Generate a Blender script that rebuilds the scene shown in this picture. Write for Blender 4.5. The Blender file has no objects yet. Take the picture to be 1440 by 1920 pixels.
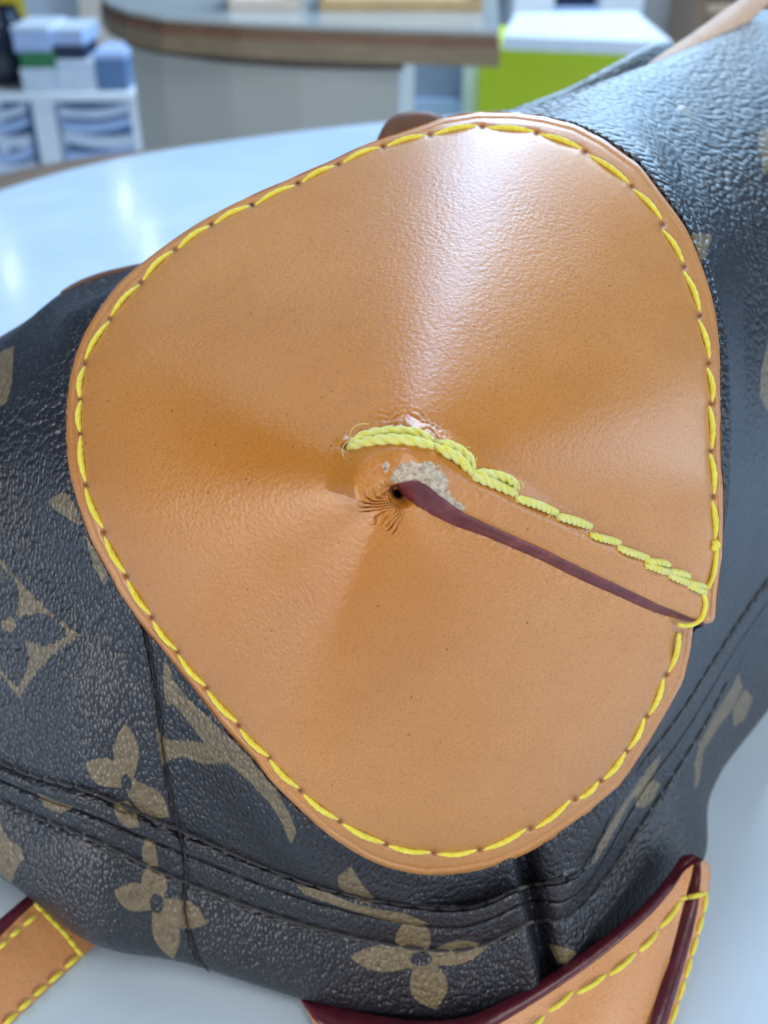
import bpy, math, random
import numpy as np
random.seed(7); rng = np.random.default_rng(7)
sc = bpy.context.scene
COL = sc.collection
CM = 0.01
# ------------------------------------------------------------------ camera
F = 1968.0; HC = 20.0; PITCH = math.radians(33.0)
cp, sp = math.cos(PITCH), math.sin(PITCH)
cam = bpy.data.cameras.new('camera'); camo = bpy.data.objects.new('camera', cam); COL.objects.link(camo)
camo.location = (0, 0, HC*CM); camo.rotation_euler = (math.radians(90)-PITCH, 0, 0)
cam.sensor_fit = 'VERTICAL'; cam.sensor_height = 24.0; cam.lens = 24.0*F/1920.0
cam.clip_start = 0.01; cam.clip_end = 100
cam.dof.use_dof = True; cam.dof.focus_distance = 0.163; cam.dof.aperture_fstop = 24.6/1.7
sc.camera = camo
# ------------------------------------------------------------------ world and lamps
world = bpy.data.worlds.new('World'); sc.world = world; world.use_nodes = True
bg = world.node_tree.nodes['Background']
bg.inputs[0].default_value = (0.42, 0.66, 1.0, 1); bg.inputs[1].default_value = 0.12
def area(name, loc, target, sx, sy, watts, col):
    l = bpy.data.lights.new(name, 'AREA'); l.shape = 'RECTANGLE'; l.size = sx; l.size_y = sy
    l.energy = watts; l.color = col
    o = bpy.data.objects.new(name, l); COL.objects.link(o); o.location = loc
    d = np.array(target, float)-np.array(loc, float)
    import mathutils
    o.rotation_euler = mathutils.Vector(d).to_track_quat('-Z', 'Y').to_euler()
    return o
area('ceiling_or_fill_lamp', (0.16, 1.13, 1.42), (0.02, 0.17, 0.14), 0.36, 0.70, 13.5, (0.38, 0.63, 1.0))
area('window_or_fill_lamp', (-1.15, -0.95, 0.34), (-0.1, 0.1, 0.03), 0.9, 0.6, 13, (1.0, 0.95, 0.92))  # added fill, low at front left, brightens the lower left leather; no known window
area('window_or_fill_lamp', (1.75, 0.05, 0.55), (0.05, 0.15, 0.08), 0.42, 0.8, 7.5, (0.62, 0.81, 1.0))
area('window_or_fill_lamp', (1.2, -0.95, 0.32), (0.1, 0.1, 0.03), 0.7, 0.5, 8, (1.0, 0.96, 0.93))  # added fill at front right, counterpart of the left one; unseen source
area('ceiling_or_fill_lamp', (0.35, -0.7, 1.7), (0.05, 0.2, 0.0), 1.0, 0.7, 12, (1.0, 0.97, 0.93))  # added overhead fill behind the camera for the lower leather face
area('ceiling_or_fill_lamp', (-0.9, 0.7, 1.6), (-0.3, 0.4, 0.0), 0.6, 0.6, 2.5, (0.8, 0.9, 1.0))
for tx, ty, tz in ((-1.167, 4.73, 1.22), (-1.43, 3.88, 1.22), (-0.95, 4.16, 1.22)):
    sp_l = area('spot_lamp', (tx, ty, tz), (tx*0.15, 0.5, 0.0), 0.05, 0.05, 0.08, (1.0, 0.98, 0.95)); sp_l.data.shape = 'DISK'
area('window_or_fill_lamp', (1.25, 3.3, 0.95), (0.1, 0.3, 0.15), 1.5, 0.9, 27, (0.40, 0.68, 1.0))
area('ceiling_or_fill_lamp', (0.6, 3.2, 2.0), (0.2, 3.0, -0.7), 2.5, 1.2, 95, (0.68, 0.84, 1.0))
sc.view_settings.view_transform = 'Standard'; sc.view_settings.look = 'None'
sc.view_settings.exposure = 0.4; sc.view_settings.gamma = 1.0
sc.cycles.max_bounces = 8

# ------------------------------------------------------------------ geometry helpers (centimetres)
CAM = np.array([0, 0, HC]); RT = np.array([1., 0, 0]); UP = np.array([0, sp, cp]); FW = np.array([0, cp, -sp])
def raydir(px, py):
    px = np.asarray(px, float)[..., None]; py = np.asarray(py, float)[..., None]
    return FW + (px-720)/F*RT - (py-960)/F*UP
def P(px, py, d):
    return CAM + np.asarray(d, float)[..., None]*raydir(px, py)
def PZ(px, py, z):
    d = raydir(px, py); t = (np.asarray(z, float)-HC)/d[..., 2]
    return CAM + t[..., None]*d
def PY(px, py, y):
    d = raydir(px, py); t = np.asarray(y, float)/d[..., 1]
    return CAM + t[..., None]*d
def project(w):
    v = w-CAM; d = v@FW
    return 720+F*(v@RT)/d, 960-F*(v@UP)/d, d
def sstep(a, b, x):
    t = np.clip((x-a)/(b-a), 0, 1); return t*t*(3-2*t)
def cr_weights(n, ts):
    """Catmull-Rom weights of n knots at parameters ts (0..n-1)"""
    W = np.zeros((len(ts), n))
    for i, t in enumerate(ts):
        k = min(int(t), n-2); f = t-k
        w = [(-f+2*f*f-f**3)/2, (2-5*f*f+3*f**3)/2, (f+4*f*f-3*f**3)/2, (-f*f+f**3)/2]
        for j, wj in zip((k-1, k, k+1, k+2), w):
            if j < 0: W[i, 0] += 2*wj; W[i, 1] -= wj
            elif j > n-1: W[i, n-1] += 2*wj; W[i, n-2] -= wj
            else: W[i, j] += wj
    return W
def crv(pts, n):
    pts = np.asarray(pts, float); return cr_weights(len(pts), np.linspace(0, len(pts)-1-1e-9, n))@pts
def seg_dist(x, y, poly, closed=False):
    """unsigned distance to a polyline and arc position, flat arrays"""
    p = np.asarray(poly, float); q = np.roll(p, -1, 0) if closed else p[1:]
    if not closed: p = p[:-1]
    best = np.full(x.shape, 1e9); arc = np.zeros(x.shape); side = np.zeros(x.shape); s0 = 0.
    for a, b in zip(p, q):
        dx, dy = b-a; L2 = dx*dx+dy*dy+1e-12; L = math.sqrt(L2)
        t = np.clip(((x-a[0])*dx+(y-a[1])*dy)/L2, 0, 1)
        ex = x-a[0]-t*dx; ey = y-a[1]-t*dy
        dd = np.sqrt(ex*ex+ey*ey); m = dd < best
        best = np.where(m, dd, best); arc = np.where(m, s0+t*L, arc)
        side = np.where(m, np.sign(dx*ey-dy*ex), side); s0 += L
    return best, arc, side
def inside(x, y, poly):
    r = np.zeros(x.shape, bool); p = np.asarray(poly, float); n = len(p)
    for i in range(n):
        x1, y1 = p[i]; x2, y2 = p[(i+1) % n]
        if y1 == y2: continue
        c = ((y1 > y) != (y2 > y)) & (x < (x2-x1)*(y-y1)/(y2-y1)+x1)
        r ^= c
    return r
def vnoise(x, y, s, seed=0):
    """cheap smooth value noise"""
    x = x/s; y = y/s
    xi = np.floor(x).astype(np.int64); yi = np.floor(y).astype(np.int64); fx = x-xi; fy = y-yi
    fx = fx*fx*(3-2*fx); fy = fy*fy*(3-2*fy)
    def h(a, b):
        v = np.sin(a*127.1+b*311.7+seed*74.7)*43758.5453
        return v-np.floor(v)
    return (h(xi, yi)*(1-fx)+h(xi+1, yi)*fx)*(1-fy)+(h(xi, yi+1)*(1-fx)+h(xi+1, yi+1)*fx)*fy-0.5

# ------------------------------------------------------------------ object helpers
def link(name, verts, faces, mat, parent=None, base=None, smooth=True, attrs=None):
    verts = np.asarray(verts, float)*CM
    org = np.zeros(3)
    if parent is not None: org = np.array(parent['_org'])
    elif base is not None: org = np.array(base, float)*CM
    me = bpy.data.meshes.new(name)
    v = verts-org
    if isinstance(faces, np.ndarray):
        nf, k = faces.shape
        me.vertices.add(len(v)); me.vertices.foreach_set('co', v.astype(np.float32).ravel())
        me.loops.add(nf*k); me.loops.foreach_set('vertex_index', faces.astype(np.int32).ravel())
        me.polygons.add(nf); me.polygons.foreach_set('loop_start', np.arange(0, nf*k, k, dtype=np.int32))
        me.update(calc_edges=True)
    else:
        me.from_pydata([tuple(a) for a in v], [], faces)
    if smooth: me.polygons.foreach_set('use_smooth', np.ones(len(me.polygons), bool))
    for k, a in (attrs or {}).items():
        at = me.attributes.new(k, 'FLOAT', 'POINT'); at.data.foreach_set('value', np.asarray(a, np.float32))
    me.materials.append(mat); me.update()
    o = bpy.data.objects.new(name, me); COL.objects.link(o)
    if parent is not None: o.parent = parent
    else: o.location = org
    o['_org'] = [float(a) for a in org]
    return o
def empty(name, base, label, cat, group=None):
    o = bpy.data.objects.new(name, None); COL.objects.link(o); o.location = [a*CM for a in base]
    o.empty_display_size = 0.01
    o['_org'] = [float(a)*CM for a in base]; tag(o, label, cat, group); return o
def tag(o, label=None, cat=None, group=None, kind=None):
    for k, v in (('label', label), ('category', cat), ('group', group), ('kind', kind)):
        if v: o[k] = v
    return o
def grid_faces(nu, nv, wrap=False):
    i = np.arange(nu-1)[:, None]; j = np.arange(nv if wrap else nv-1)[None, :]; j2 = (j+1) % nv
    a = i*nv+j; b = i*nv+j2; c = (i+1)*nv+j2; d = (i+1)*nv+j
    return np.stack([a, b, c, d], -1).reshape(-1, 4)
def prism(plan, z0, z1, bevel=0.0):
    plan = np.asarray(plan, float)[:, :2]; n = len(plan); c = plan.mean(0)
    rings = []
    if bevel:
        ins = c+(plan-c)*(1-bevel/np.maximum(np.linalg.norm(plan-c, axis=1, keepdims=True), 1e-6))
        for pl, z in ((ins, z0), (plan, z0+bevel), (plan, z1-bevel), (ins, z1)): rings.append(np.c_[pl, np.full(n, z)])
    else:
        for z in (z0, z1): rings.append(np.c_[plan, np.full(n, z)])
    v = np.vstack(rings); f = []
    for r in range(len(rings)-1):
        for i in range(n): f.append((r*n+i, r*n+(i+1) % n, (r+1)*n+(i+1) % n, (r+1)*n+i))
    f.append(tuple(range(n-1, -1, -1))); f.append(tuple(range((len(rings)-1)*n, len(rings)*n)))
    return v, f
def tube(path, rad, nseg=12, lobes=0, depth=0.0, twist=0.0, flat=1.0, nrm=None):
    """tube along path; lobes/twist give a laid cord; rad scalar or per point"""
    path = np.asarray(path, float); n = len(path)
    T = np.gradient(path, axis=0); T /= np.linalg.norm(T, axis=1, keepdims=True)+1e-12
    ref = np.array([0, -cp, sp]) if nrm is None else np.asarray(nrm, float)
    N = ref-(T@ref)[:, None]*T if np.ndim(ref) == 1 else ref-np.sum(ref*T, 1, keepdims=True)*T
    N /= np.linalg.norm(N, axis=1, keepdims=True)+1e-12
    B = np.cross(T, N)
    s = np.r_[0, np.cumsum(np.linalg.norm(np.diff(path, axis=0), axis=1))]
    ph = np.linspace(0, 2*np.pi, nseg, endpoint=False)
    rad = np.broadcast_to(np.asarray(rad, float), (n,))
    r = rad[:, None]*np.ones((1, nseg))
    if lobes:
        q = np.abs(np.cos(lobes/2*(ph[None, :]-twist*s[:, None])))
        r = r*(1-depth+depth*q**0.7)
    v = path[:, None]+(r*np.cos(ph))[..., None]*N[:, None]*flat+(r*np.sin(ph))[..., None]*B[:, None]
    f = grid_faces(n, nseg, True)
    v = v.reshape(-1, 3); k = len(v); v = np.vstack([v, path[0], path[-1]])
    caps = [(k, (i+1) % nseg, i) for i in range(nseg)]+[(k+1, (n-1)*nseg+i, (n-1)*nseg+(i+1) % nseg) for i in range(nseg)]
    return v, [tuple(a) for a in f.tolist()]+caps
def merge(parts):
    V = []; Fc = []; o = 0
    for v, f in parts:
        V.append(np.asarray(v, float)); Fc += [tuple(i+o for i in q) for q in (f.tolist() if isinstance(f, np.ndarray) else f)]; o += len(v)
    return np.vstack(V), Fc

# ------------------------------------------------------------------ materials
class NT:
    def __init__(s, name):
        s.m = bpy.data.materials.new(name); s.m.use_nodes = True; s.t = s.m.node_tree; s.b = s.t.nodes['Principled BSDF']
        s.co = s.n('ShaderNodeTexCoord').outputs['Object']
    def n(s, t, **k):
        x = s.t.nodes.new(t)
        for a, b in k.items(): setattr(x, a, b)
        return x
    def l(s, a, b): s.t.links.new(a, b)
    def set(s, **k):
        for a, b in k.items():
            i = s.b.inputs[a.replace('_', ' ')]
            if hasattr(b, 'is_linked'): s.l(b, i)
            else: i.default_value = (*b, 1) if isinstance(b, tuple) and len(i.default_value) == 4 else b
        return s
    def noise(s, scale, detail=2, rough=0.5, vec=None, dist=0.0):
        x = s.n('ShaderNodeTexNoise'); x.inputs['Scale'].default_value = scale; x.inputs['Detail'].default_value = detail
        x.inputs['Roughness'].default_value = rough; x.inputs['Distortion'].default_value = dist
        s.l(vec or s.co, x.inputs['Vector']); return x.outputs['Fac']
    def voro(s, scale, feature='F1', vec=None, rnd=1.0):
        x = s.n('ShaderNodeTexVoronoi', feature=feature); x.inputs['Scale'].default_value = scale; x.inputs['Randomness'].default_value = rnd
        s.l(vec or s.co, x.inputs['Vector']); return x.outputs['Distance']
    def ramp(s, f, stops, ip='LINEAR'):
        x = s.n('ShaderNodeValToRGB'); e = x.color_ramp.elements; x.color_ramp.interpolation = ip
        while len(e) < len(stops): e.new(0.5)
        for q, (p, c) in zip(e, stops): q.position = p; q.color = (*c, 1) if len(c) == 3 else c
        s.l(f, x.inputs[0]); return x.outputs[0]
    def math(s, op, a, b=0.0, c=None):
        x = s.n('ShaderNodeMath', operation=op)
        for i, q in enumerate((a, b) if c is None else (a, b, c)):
            if hasattr(q, 'is_linked'): s.l(q, x.inputs[i])
            else: x.inputs[i].default_value = q
        return x.outputs[0]
    def mix(s, f, a, b, mode='MIX'):
        x = s.n('ShaderNodeMix', data_type='RGBA', blend_type=mode)
        for i, q in ((0, f), (6, a), (7, b)):
            if hasattr(q, 'is_linked'): s.l(q, x.inputs[i])
            else: x.inputs[i].default_value = (*q, 1) if isinstance(q, tuple) else q
        return x.outputs[2]
    def bump(s, h, strength, dist, prev=None):
        x = s.n('ShaderNodeBump'); x.inputs['Strength'].default_value = strength; x.inputs['Distance'].default_value = dist
        s.l(h, x.inputs['Height'])
        if prev: s.l(prev, x.inputs['Normal'])
        return x.outputs['Normal']
    def attr(s, name):
        x = s.n('ShaderNodeAttribute'); x.attribute_name = name; return x.outputs['Fac']
    def mapped(s, sx, sy, sz, rot=(0, 0, 0)):
        x = s.n('ShaderNodeMapping'); x.inputs['Scale'].default_value = (sx, sy, sz); x.inputs['Rotation'].default_value = rot
        s.l(s.co, x.inputs['Vector']); return x.outputs[0]

def plain(name, col, rough=0.5, var=0.06, scale=40, bump=0.0, **k):
    t = NT(name); f = t.noise(scale, 3)
    a = tuple(c*(1-var) for c in col); b = tuple(min(1, c*(1+var)) for c in col)
    t.set(Base_Color=t.ramp(f, [(0.3, a), (0.7, b)]), Roughness=rough, **k)
    if bump: t.set(Normal=t.bump(t.noise(scale*6, 3), bump, 0.0004))
    return t.m

def leather_mat(name, col, grain=0.35, detail=True):
    t = NT(name)
    big = t.noise(28, 3, 0.55); mid = t.noise(160, 3, 0.6)
    c = t.ramp(big, [(0.3, tuple(q*0.84 for q in col)), (0.7, tuple(min(1, q*1.08) for q in col))])
    if detail:
        pt = t.math('ADD', t.attr('amber'), t.math('MULTIPLY', t.math('SUBTRACT', t.noise(45, 4, 0.6), 0.5), 0.7))  # attribute blends the leather towards deeper amber around the patch tip
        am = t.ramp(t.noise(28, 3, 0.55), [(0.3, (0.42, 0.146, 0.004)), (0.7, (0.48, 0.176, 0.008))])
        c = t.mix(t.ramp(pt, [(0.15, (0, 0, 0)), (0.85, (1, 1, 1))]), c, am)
    c = t.mix(t.math('MULTIPLY', mid, 0.28), c, (col[0]*0.72, col[1]*0.62, col[2]*0.5))
    vec = t.n('ShaderNodeVectorMath', operation='ADD'); wn = t.n('ShaderNodeTexNoise'); wn.inputs['Scale'].default_value = 500
    t.l(t.co, wn.inputs['Vector'])
    sc_ = t.n('ShaderNodeVectorMath', operation='SCALE'); sc_.inputs['Scale'].default_value = 0.0004
    t.l(wn.outputs['Color'], sc_.inputs[0]); t.l(t.co, vec.inputs[0]); t.l(sc_.outputs[0], vec.inputs[1])
    v1 = t.voro(1500, 'SMOOTH_F1', vec.outputs[0]); v2 = t.voro(3300, 'F1', vec.outputs[0]); n3 = t.noise(2400, 3, 0.6)
    h = t.math('ADD', t.math('MULTIPLY', v1, -1.7), t.math('MULTIPLY', n3, 0.45))
    h = t.math('ADD', h, t.math('MULTIPLY', v2, -0.35))
    # pores: slightly darker colour in the valleys of the grain
    pore = t.ramp(t.math('ADD', v2, t.math('MULTIPLY', t.math('SUBTRACT', n3, 0.5), 0.6)), [(0.45, (0, 0, 0)), (0.85, (1, 1, 1))])
    c = t.mix(t.math('MULTIPLY', pore, 0.5), c, (col[0]*0.55, col[1]*0.42, col[2]*0.3))
    # rare dark specks
    sp1 = t.ramp(t.voro(260, 'F1', t.mapped(1, 1, 0.8)), [(0.03, (1, 1, 1)), (0.055, (0, 0, 0))])
    c = t.mix(t.math('MULTIPLY', sp1, 0.8), c, (0.05, 0.02, 0.01))
    rough = t.math('ADD', t.math('ADD', 0.30, t.math('MULTIPLY', mid, 0.12)), t.math('MULTIPLY', big, 0.14))
    g = t.math('MULTIPLY', h, t.math('ADD', 0.55, t.math('MULTIPLY', t.noise(60, 2), 0.9)))
    if detail:
        gm = t.attr('grain'); g = t.math('MULTIPLY', g, gm)
        sf = t.attr('scuff')
        sn = t.ramp(t.math('ADD', sf, t.math('MULTIPLY', t.math('SUBTRACT', t.noise(650, 5, 0.75), 0.5), 1.9)), [(0.44, (0, 0, 0)), (0.54, (1, 1, 1))])
        sc2 = t.ramp(t.noise(1500, 5, 0.75), [(0.30, (0.04, 0.03, 0.028)), (0.40, (0.26, 0.20, 0.14)), (0.54, (0.47, 0.39, 0.29)), (0.7, (0.60, 0.52, 0.42))])
        c = t.mix(sn, c, sc2)
        rough = t.math('ADD', rough, t.math('MULTIPLY', sn, 0.5))
        g = t.math('ADD', g, t.math('MULTIPLY', t.math('MULTIPLY', sn, t.noise(2600, 5, 0.8)), 3.0))
        hole = t.attr('hole'); c = t.mix(hole, c, (0.17, 0.055, 0.016)); rough = t.math('ADD', rough, t.math('MULTIPLY', hole, 0.5)); t.set(Coat_Weight=t.math('MULTIPLY', 0.60, t.math('SUBTRACT', 1.0, hole)))
    n = t.bump(g, grain, 0.00013)
    t.set(Base_Color=c, Roughness=rough, Normal=n, Specular_IOR_Level=0.42, Coat_Roughness=0.36)
    t.set(Coat_Normal=t.bump(g, grain*0.55, 0.00013))
    if not detail: t.set(Coat_Weight=0.3)
    return t.m
M = {}
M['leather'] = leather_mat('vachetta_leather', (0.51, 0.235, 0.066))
M['strap'] = leather_mat('strap_leather', (0.55, 0.26, 0.10), 0.2, False)
M['tabbrown'] = plain('brown_leather', (0.12, 0.05, 0.024), 0.6, 0.15, 200, 0.2)
M['pale'] = plain('pale_leather', (0.52, 0.37, 0.27), 0.7, 0.12, 150, 0.2)
def edge_paint():
    t = NT('burgundy_edge_paint'); f = t.noise(300, 4, 0.6)
    c = t.ramp(f, [(0.3, (0.075, 0.011, 0.014)), (0.55, (0.14, 0.025, 0.028)), (0.8, (0.22, 0.06, 0.06))])
    t.set(Base_Color=c, Roughness=0.33, Normal=t.bump(t.noise(900, 4, 0.6), 0.35, 0.0004), Specular_IOR_Level=0.5)
    return t.m
M['edge'] = edge_paint()
def thread_mat(name, c1, c2, rough=0.65):
    t = NT(name); f = t.noise(700, 3, 0.6); g = t.noise(5200, 3, 0.7, t.mapped(1, 0.5, 1))
    c = t.ramp(f, [(0.3, c1), (0.7, c2)]); c = t.mix(t.math('MULTIPLY', g, 0.35), c, tuple(q*0.45 for q in c1))
    t.set(Base_Color=c, Roughness=rough, Normal=t.bump(g, 0.5, 0.0003), Sheen_Weight=0.25, Specular_IOR_Level=0.35)
    t.set(Subsurface_Weight=0.12, Subsurface_Radius=(0.0006, 0.0006, 0.0002)); return t.m
def edge2():
    t = NT('glossy_burgundy_edge'); f = t.noise(220, 4, 0.6)
    c = t.ramp(f, [(0.3, (0.045, 0.004, 0.010)), (0.75, (0.095, 0.008, 0.022))])
    t.set(Base_Color=c, Roughness=0.32, Normal=t.bump(t.noise(500, 4, 0.6), 0.3, 0.0005), Specular_IOR_Level=0.5); return t.m
M['edge2'] = edge2()
M['thread'] = thread_mat('yellow_thread', (0.72, 0.62, 0.035), (0.86, 0.78, 0.10))
M['cord'] = thread_mat('faded_cord', (0.72, 0.68, 0.07), (0.70, 0.72, 0.33), 0.85)
M['black_thread'] = thread_mat('dark_thread', (0.008, 0.008, 0.012), (0.016, 0.015, 0.02), 0.5)
def canvas_mat():
    t = NT('coated_canvas')
    pr = t.attr('print')
    f = t.noise(900, 4, 0.7)
    pm = t.ramp(t.math('ADD', pr, t.math('MULTIPLY', t.math('SUBTRACT', f, 0.5), 0.30)), [(0.42, (0, 0, 0)), (0.58, (1, 1, 1))])
    gold = t.ramp(t.noise(700, 4, 0.7), [(0.3, (0.095, 0.070, 0.036)), (0.7, (0.180, 0.138, 0.076))])
    dark = t.ramp(t.noise(120, 3), [(0.3, (0.008, 0.009, 0.014)), (0.7, (0.015, 0.016, 0.022))])
    c = t.mix(pm, dark, gold)
    geo = t.n('ShaderNodeNewGeometry'); sx = t.n('ShaderNodeSeparateXYZ'); t.l(geo.outputs['Normal'], sx.inputs[0])
    upf = t.ramp(sx.outputs[2], [(0.30, (0, 0, 0)), (0.62, (1, 1, 1))])
    wn = t.n('ShaderNodeTexNoise'); wn.inputs['Scale'].default_value = 260; t.l(t.co, wn.inputs['Vector'])
    def warped(m):
        q = t.n('ShaderNodeVectorMath', operation='SCALE'); q.inputs['Scale'].default_value = 0.0011; t.l(wn.outputs['Color'], q.inputs[0])
        r = t.n('ShaderNodeVectorMath', operation='ADD'); t.l(q.outputs[0], r.inputs[0]); t.l(m, r.inputs[1]); return r.outputs[0]
    fa = t.voro(700, 'F1', warped(t.mapped(0.72, 1.1, 1.25))); fb = t.voro(1050, 'F1', warped(t.mapped(1.2, 1.1, 0.75)))
    va = t.math('MULTIPLY', t.math('MULTIPLY', fa, fa), 2.2); vb = t.math('MULTIPLY', t.math('MULTIPLY', fb, fb), 1.5)
    v = t.math('ADD', t.math('MULTIPLY', va, upf), t.math('MULTIPLY', t.math('MULTIPLY', vb, 0.8), t.math('SUBTRACT', 1.0, upf))); n2 = t.noise(1500, 4, 0.6); n1 = t.noise(420, 3, 0.6)
    h = t.math('ADD', t.math('MULTIPLY', v, -1.0), t.math('ADD', t.math('MULTIPLY', n2, 0.10), t.math('MULTIPLY', n1, 0.25)))
    n = t.bump(h, 0.8, 0.00045)
    rough = t.math('ADD', 0.33, t.math('MULTIPLY', n2, 0.10))
    t.set(Base_Color=c, Roughness=rough, Normal=n, Specular_IOR_Level=0.55, Coat_Weight=0.10, Coat_Roughness=0.2)
    return t.m
M['canvas'] = canvas_mat()

# ------------------------------------------------------------------ the corner patch: its surface
AX, AY = 733.0, 912.0
# outer outline, counter-clockwise on the picture from the outer end of the dart flap
OUT = [(1324,1170),(1336,1168),(1341,1157),(1348,1082),(1354,1040),(1357,975),(1356,912),(1352,875),(1351,775),(1350,740),(1350,667),(1345,605),(1335,555),(1315,495),(1287,427),(1252,380),
 (1200,310),(1133,262),(1078,233),(1022,219),(967,211),(897,210),(828,221),(800,232),(733,255),(678,274),(622,302),(539,338),(456,374),(400,402),(378,414),(339,439),(294,472),(253,503),(225,528),(197,564),
 (172,600),(150,644),(136,686),(128,733),(124,789),(124,805),(128,875),(142,933),(169,1011),(211,1086),(219,1105),(255,1158),(311,1225),(367,1294),(422,1364),(478,1423),(505,1461),(547,1503),
 (617,1567),(686,1611),(728,1628),(783,1640),(800,1642),(855,1639),(925,1625),(980,1604),(1036,1571),(1105,1522),(1161,1475),(1195,1425),(1229,1370),(1259,1318),(1282,1276),(1295,1218),(1300,1180)]
OUT = np.array(OUT, float)
def pol(p): return np.degrees(np.arctan2(-(p[..., 1]-AY), p[..., 0]-AX)), np.hypot(p[..., 0]-AX, p[..., 1]-AY)
_a, _r = pol(OUT); TH1 = -23.7
_s = (_a-TH1) % 360; _s[0] = 0.0
_o = np.argsort(_s); OS, OR = _s[_o], _r[_o]
OS = np.r_[OS, 360, 375]; OR = np.r_[OR, 615, 600]
_sf = np.arange(0, 375.01, 0.25); _rf = np.interp(_sf, OS, OR)
_kk = np.exp(-0.5*(np.arange(-16, 17)/5.0)**2); _kk /= _kk.sum()
_rs = np.convolve(np.pad(_rf, 16, mode='edge'), _kk, 'valid'); _w0 = sstep(3.0, 8.0, _sf); _rf = _rf*(1-_w0)+_rs*_w0
def R_out(sdeg): return np.interp(sdeg, _sf, _rf)
# smooth radius for the depth law (no step at the dart)
_g = np.arange(0, 360, 1.0); _rr = R_out(_g)
_k = np.exp(-0.5*(np.arange(-25, 26)/9.0)**2); _k /= _k.sum()
RS = np.convolve(np.r_[_rr[-25:], _rr, _rr[:25]], _k, 'valid')
def R_smooth(thdeg): return np.interp((thdeg-TH1) % 360, np.r_[_g, 360], np.r_[RS, RS[0]])
DK = [(0,17.3),(20,17.6),(40,18.6),(60,19.3),(77,19.4),(100,19.4),(120,19.3),(140,18.8),(160,17.9),(180,17.4),(200,17.3),(225,17.5),(240,17.25),(251,17.1),(262,17.9),(275,18.8),(288,18.9),(300,19.0),(315,18.9),(330,18.5),(345,17.8)]
_ka = np.array([k[0] for k in DK], float); _kd = np.array([k[1] for k in DK])
_ga = np.arange(0, 360, 1.0); _gd = np.interp(_ga, np.r_[_ka, 360], np.r_[_kd, _kd[0]])
_k2 = np.exp(-0.5*(np.arange(-25, 26)/7.0)**2); _k2 /= _k2.sum()
DE = np.convolve(np.r_[_gd[-25:], _gd, _gd[:25]], _k2, 'valid')
def D_edge(thdeg): return np.interp(thdeg % 360, np.r_[_ga, 360], np.r_[DE, DE[0]])
APEX_D = 14.5
def S(px, py):
    x = np.asarray(px, float)-AX; y = -(np.asarray(py, float)-AY)
    th = np.degrees(np.arctan2(y, x)); r = np.hypot(x, y)
    t = r/R_smooth(th)
    a = 0.10
    h = 0.74*(np.sqrt(t*t+a*a)-a)/(math.sqrt(1+a*a)-a)+0.26*np.abs(t)**2.3
    return APEX_D+(D_edge(th)-APEX_D)*h
FLAP = np.array([(733,912),(745,907),(776,901),(799,909),(820,927),(849,948),(870,963),(920,986),(985,1015),(1027,1034),(1089,1065),(1160,1098),(1234,1134),(1304,1161),(1324,1170)], float)
FLOW = np.array([(730,923),(748,928),(768,942),(785,957),(802,967),(836,985),(858,994),(909,1011),(974,1038),(1016,1056),(1078,1087),(1151,1119),(1226,1151),(1299,1170),(1322,1176)], float)
_fa, _fr = pol(FLAP[1:]); FA = np.r_[22.6+15, _fa]; FR = np.r_[0, _fr]
def flap_angle(r): return np.interp(r, FR, FA)
LIFT_R = [0, 14, 45, 70, 121, 200, 320, 640]; LIFT_V = [0.05, 0.16, 0.30, 0.34, 0.27, 0.20, 0.17, 0.14]
# stitch rows traced on the patch (start, end)
RIM = [((814,252),(894,236)),((914,240),(1000,247)),((1012,252),(1090,279)),((1104,291),(1180,344)),((1188,356),(1241,412)),((1242,431),(1281,492)),((1282,510),(1312,585)),((1310,600),(1330,672)),((1326,691),(1335,752)),((1330,762),(1334,840)),((1331,851),(1339,924)),((1335,939),(1340,1012)),
 ((1275,1189),(1255,1259)),((1244,1272),(1218,1339)),((1208,1347),(1179,1404)),((1172,1411),(1133,1460)),((1121,1467),(1087,1497)),((1069,1500),(1004,1553)),((986,1554),(907,1593)),((892,1594),(821,1601)),((806,1598),(728,1586)),((719,1580),(642,1544)),((633,1536),(569,1489)),((559,1476),(507,1425)),((503,1417),(451,1368)),((444,1353),(390,1296)),((385,1285),(335,1228)),((331,1218),(287,1165)),((282,1152),(239,1088)),((235,1074),(197,1008)),((193,989),(161,917)),((161,903),(151,819)),((150,808),(151,754)),((150,744),(158,690)),((160,674),(204,604)),((208,593),(260,535)),((269,525),(322,472)),((335,465),(390,425)),((403,419),(467,387)),((479,384),(551,348)),((567,341),(625,312)),((644,305),(711,277)),((726,274),(797,254))]
RIM_LINE = [q for s_ in RIM[:12] for q in s_]+[(1341,1040),(1326,1104),(1322,1135),(1318,1157),(1301,1170),(1275,1175)]+[q for s_ in RIM[12:] for q in s_]
HOLES = []
for i in range(len(RIM)):
    a = RIM[i][1]; b = RIM[(i+1) % len(RIM)][0]
    if i != 11: HOLES.append(((a[0]+b[0])/2, (a[1]+b[1])/2))
DART_LINE = [(654,838),(680,820),(735,812),(790,818),(815,838),(850,860),(886,889),(925,905),(970,935),(1043,968),(1108,998),(1160,1023),(1212,1052),(1254,1073),(1291,1091),(1322,1106)]
SCUFF = [(733,908),(738,882),(755,868),(780,862),(806,868),(831,880),(836,900),(843,922),(870,952),(862,962),(838,945),(815,926),(797,911),(776,903),(755,906)]
SC2 = [(716,872),(728,864),(731,880),(722,890)]
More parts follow.
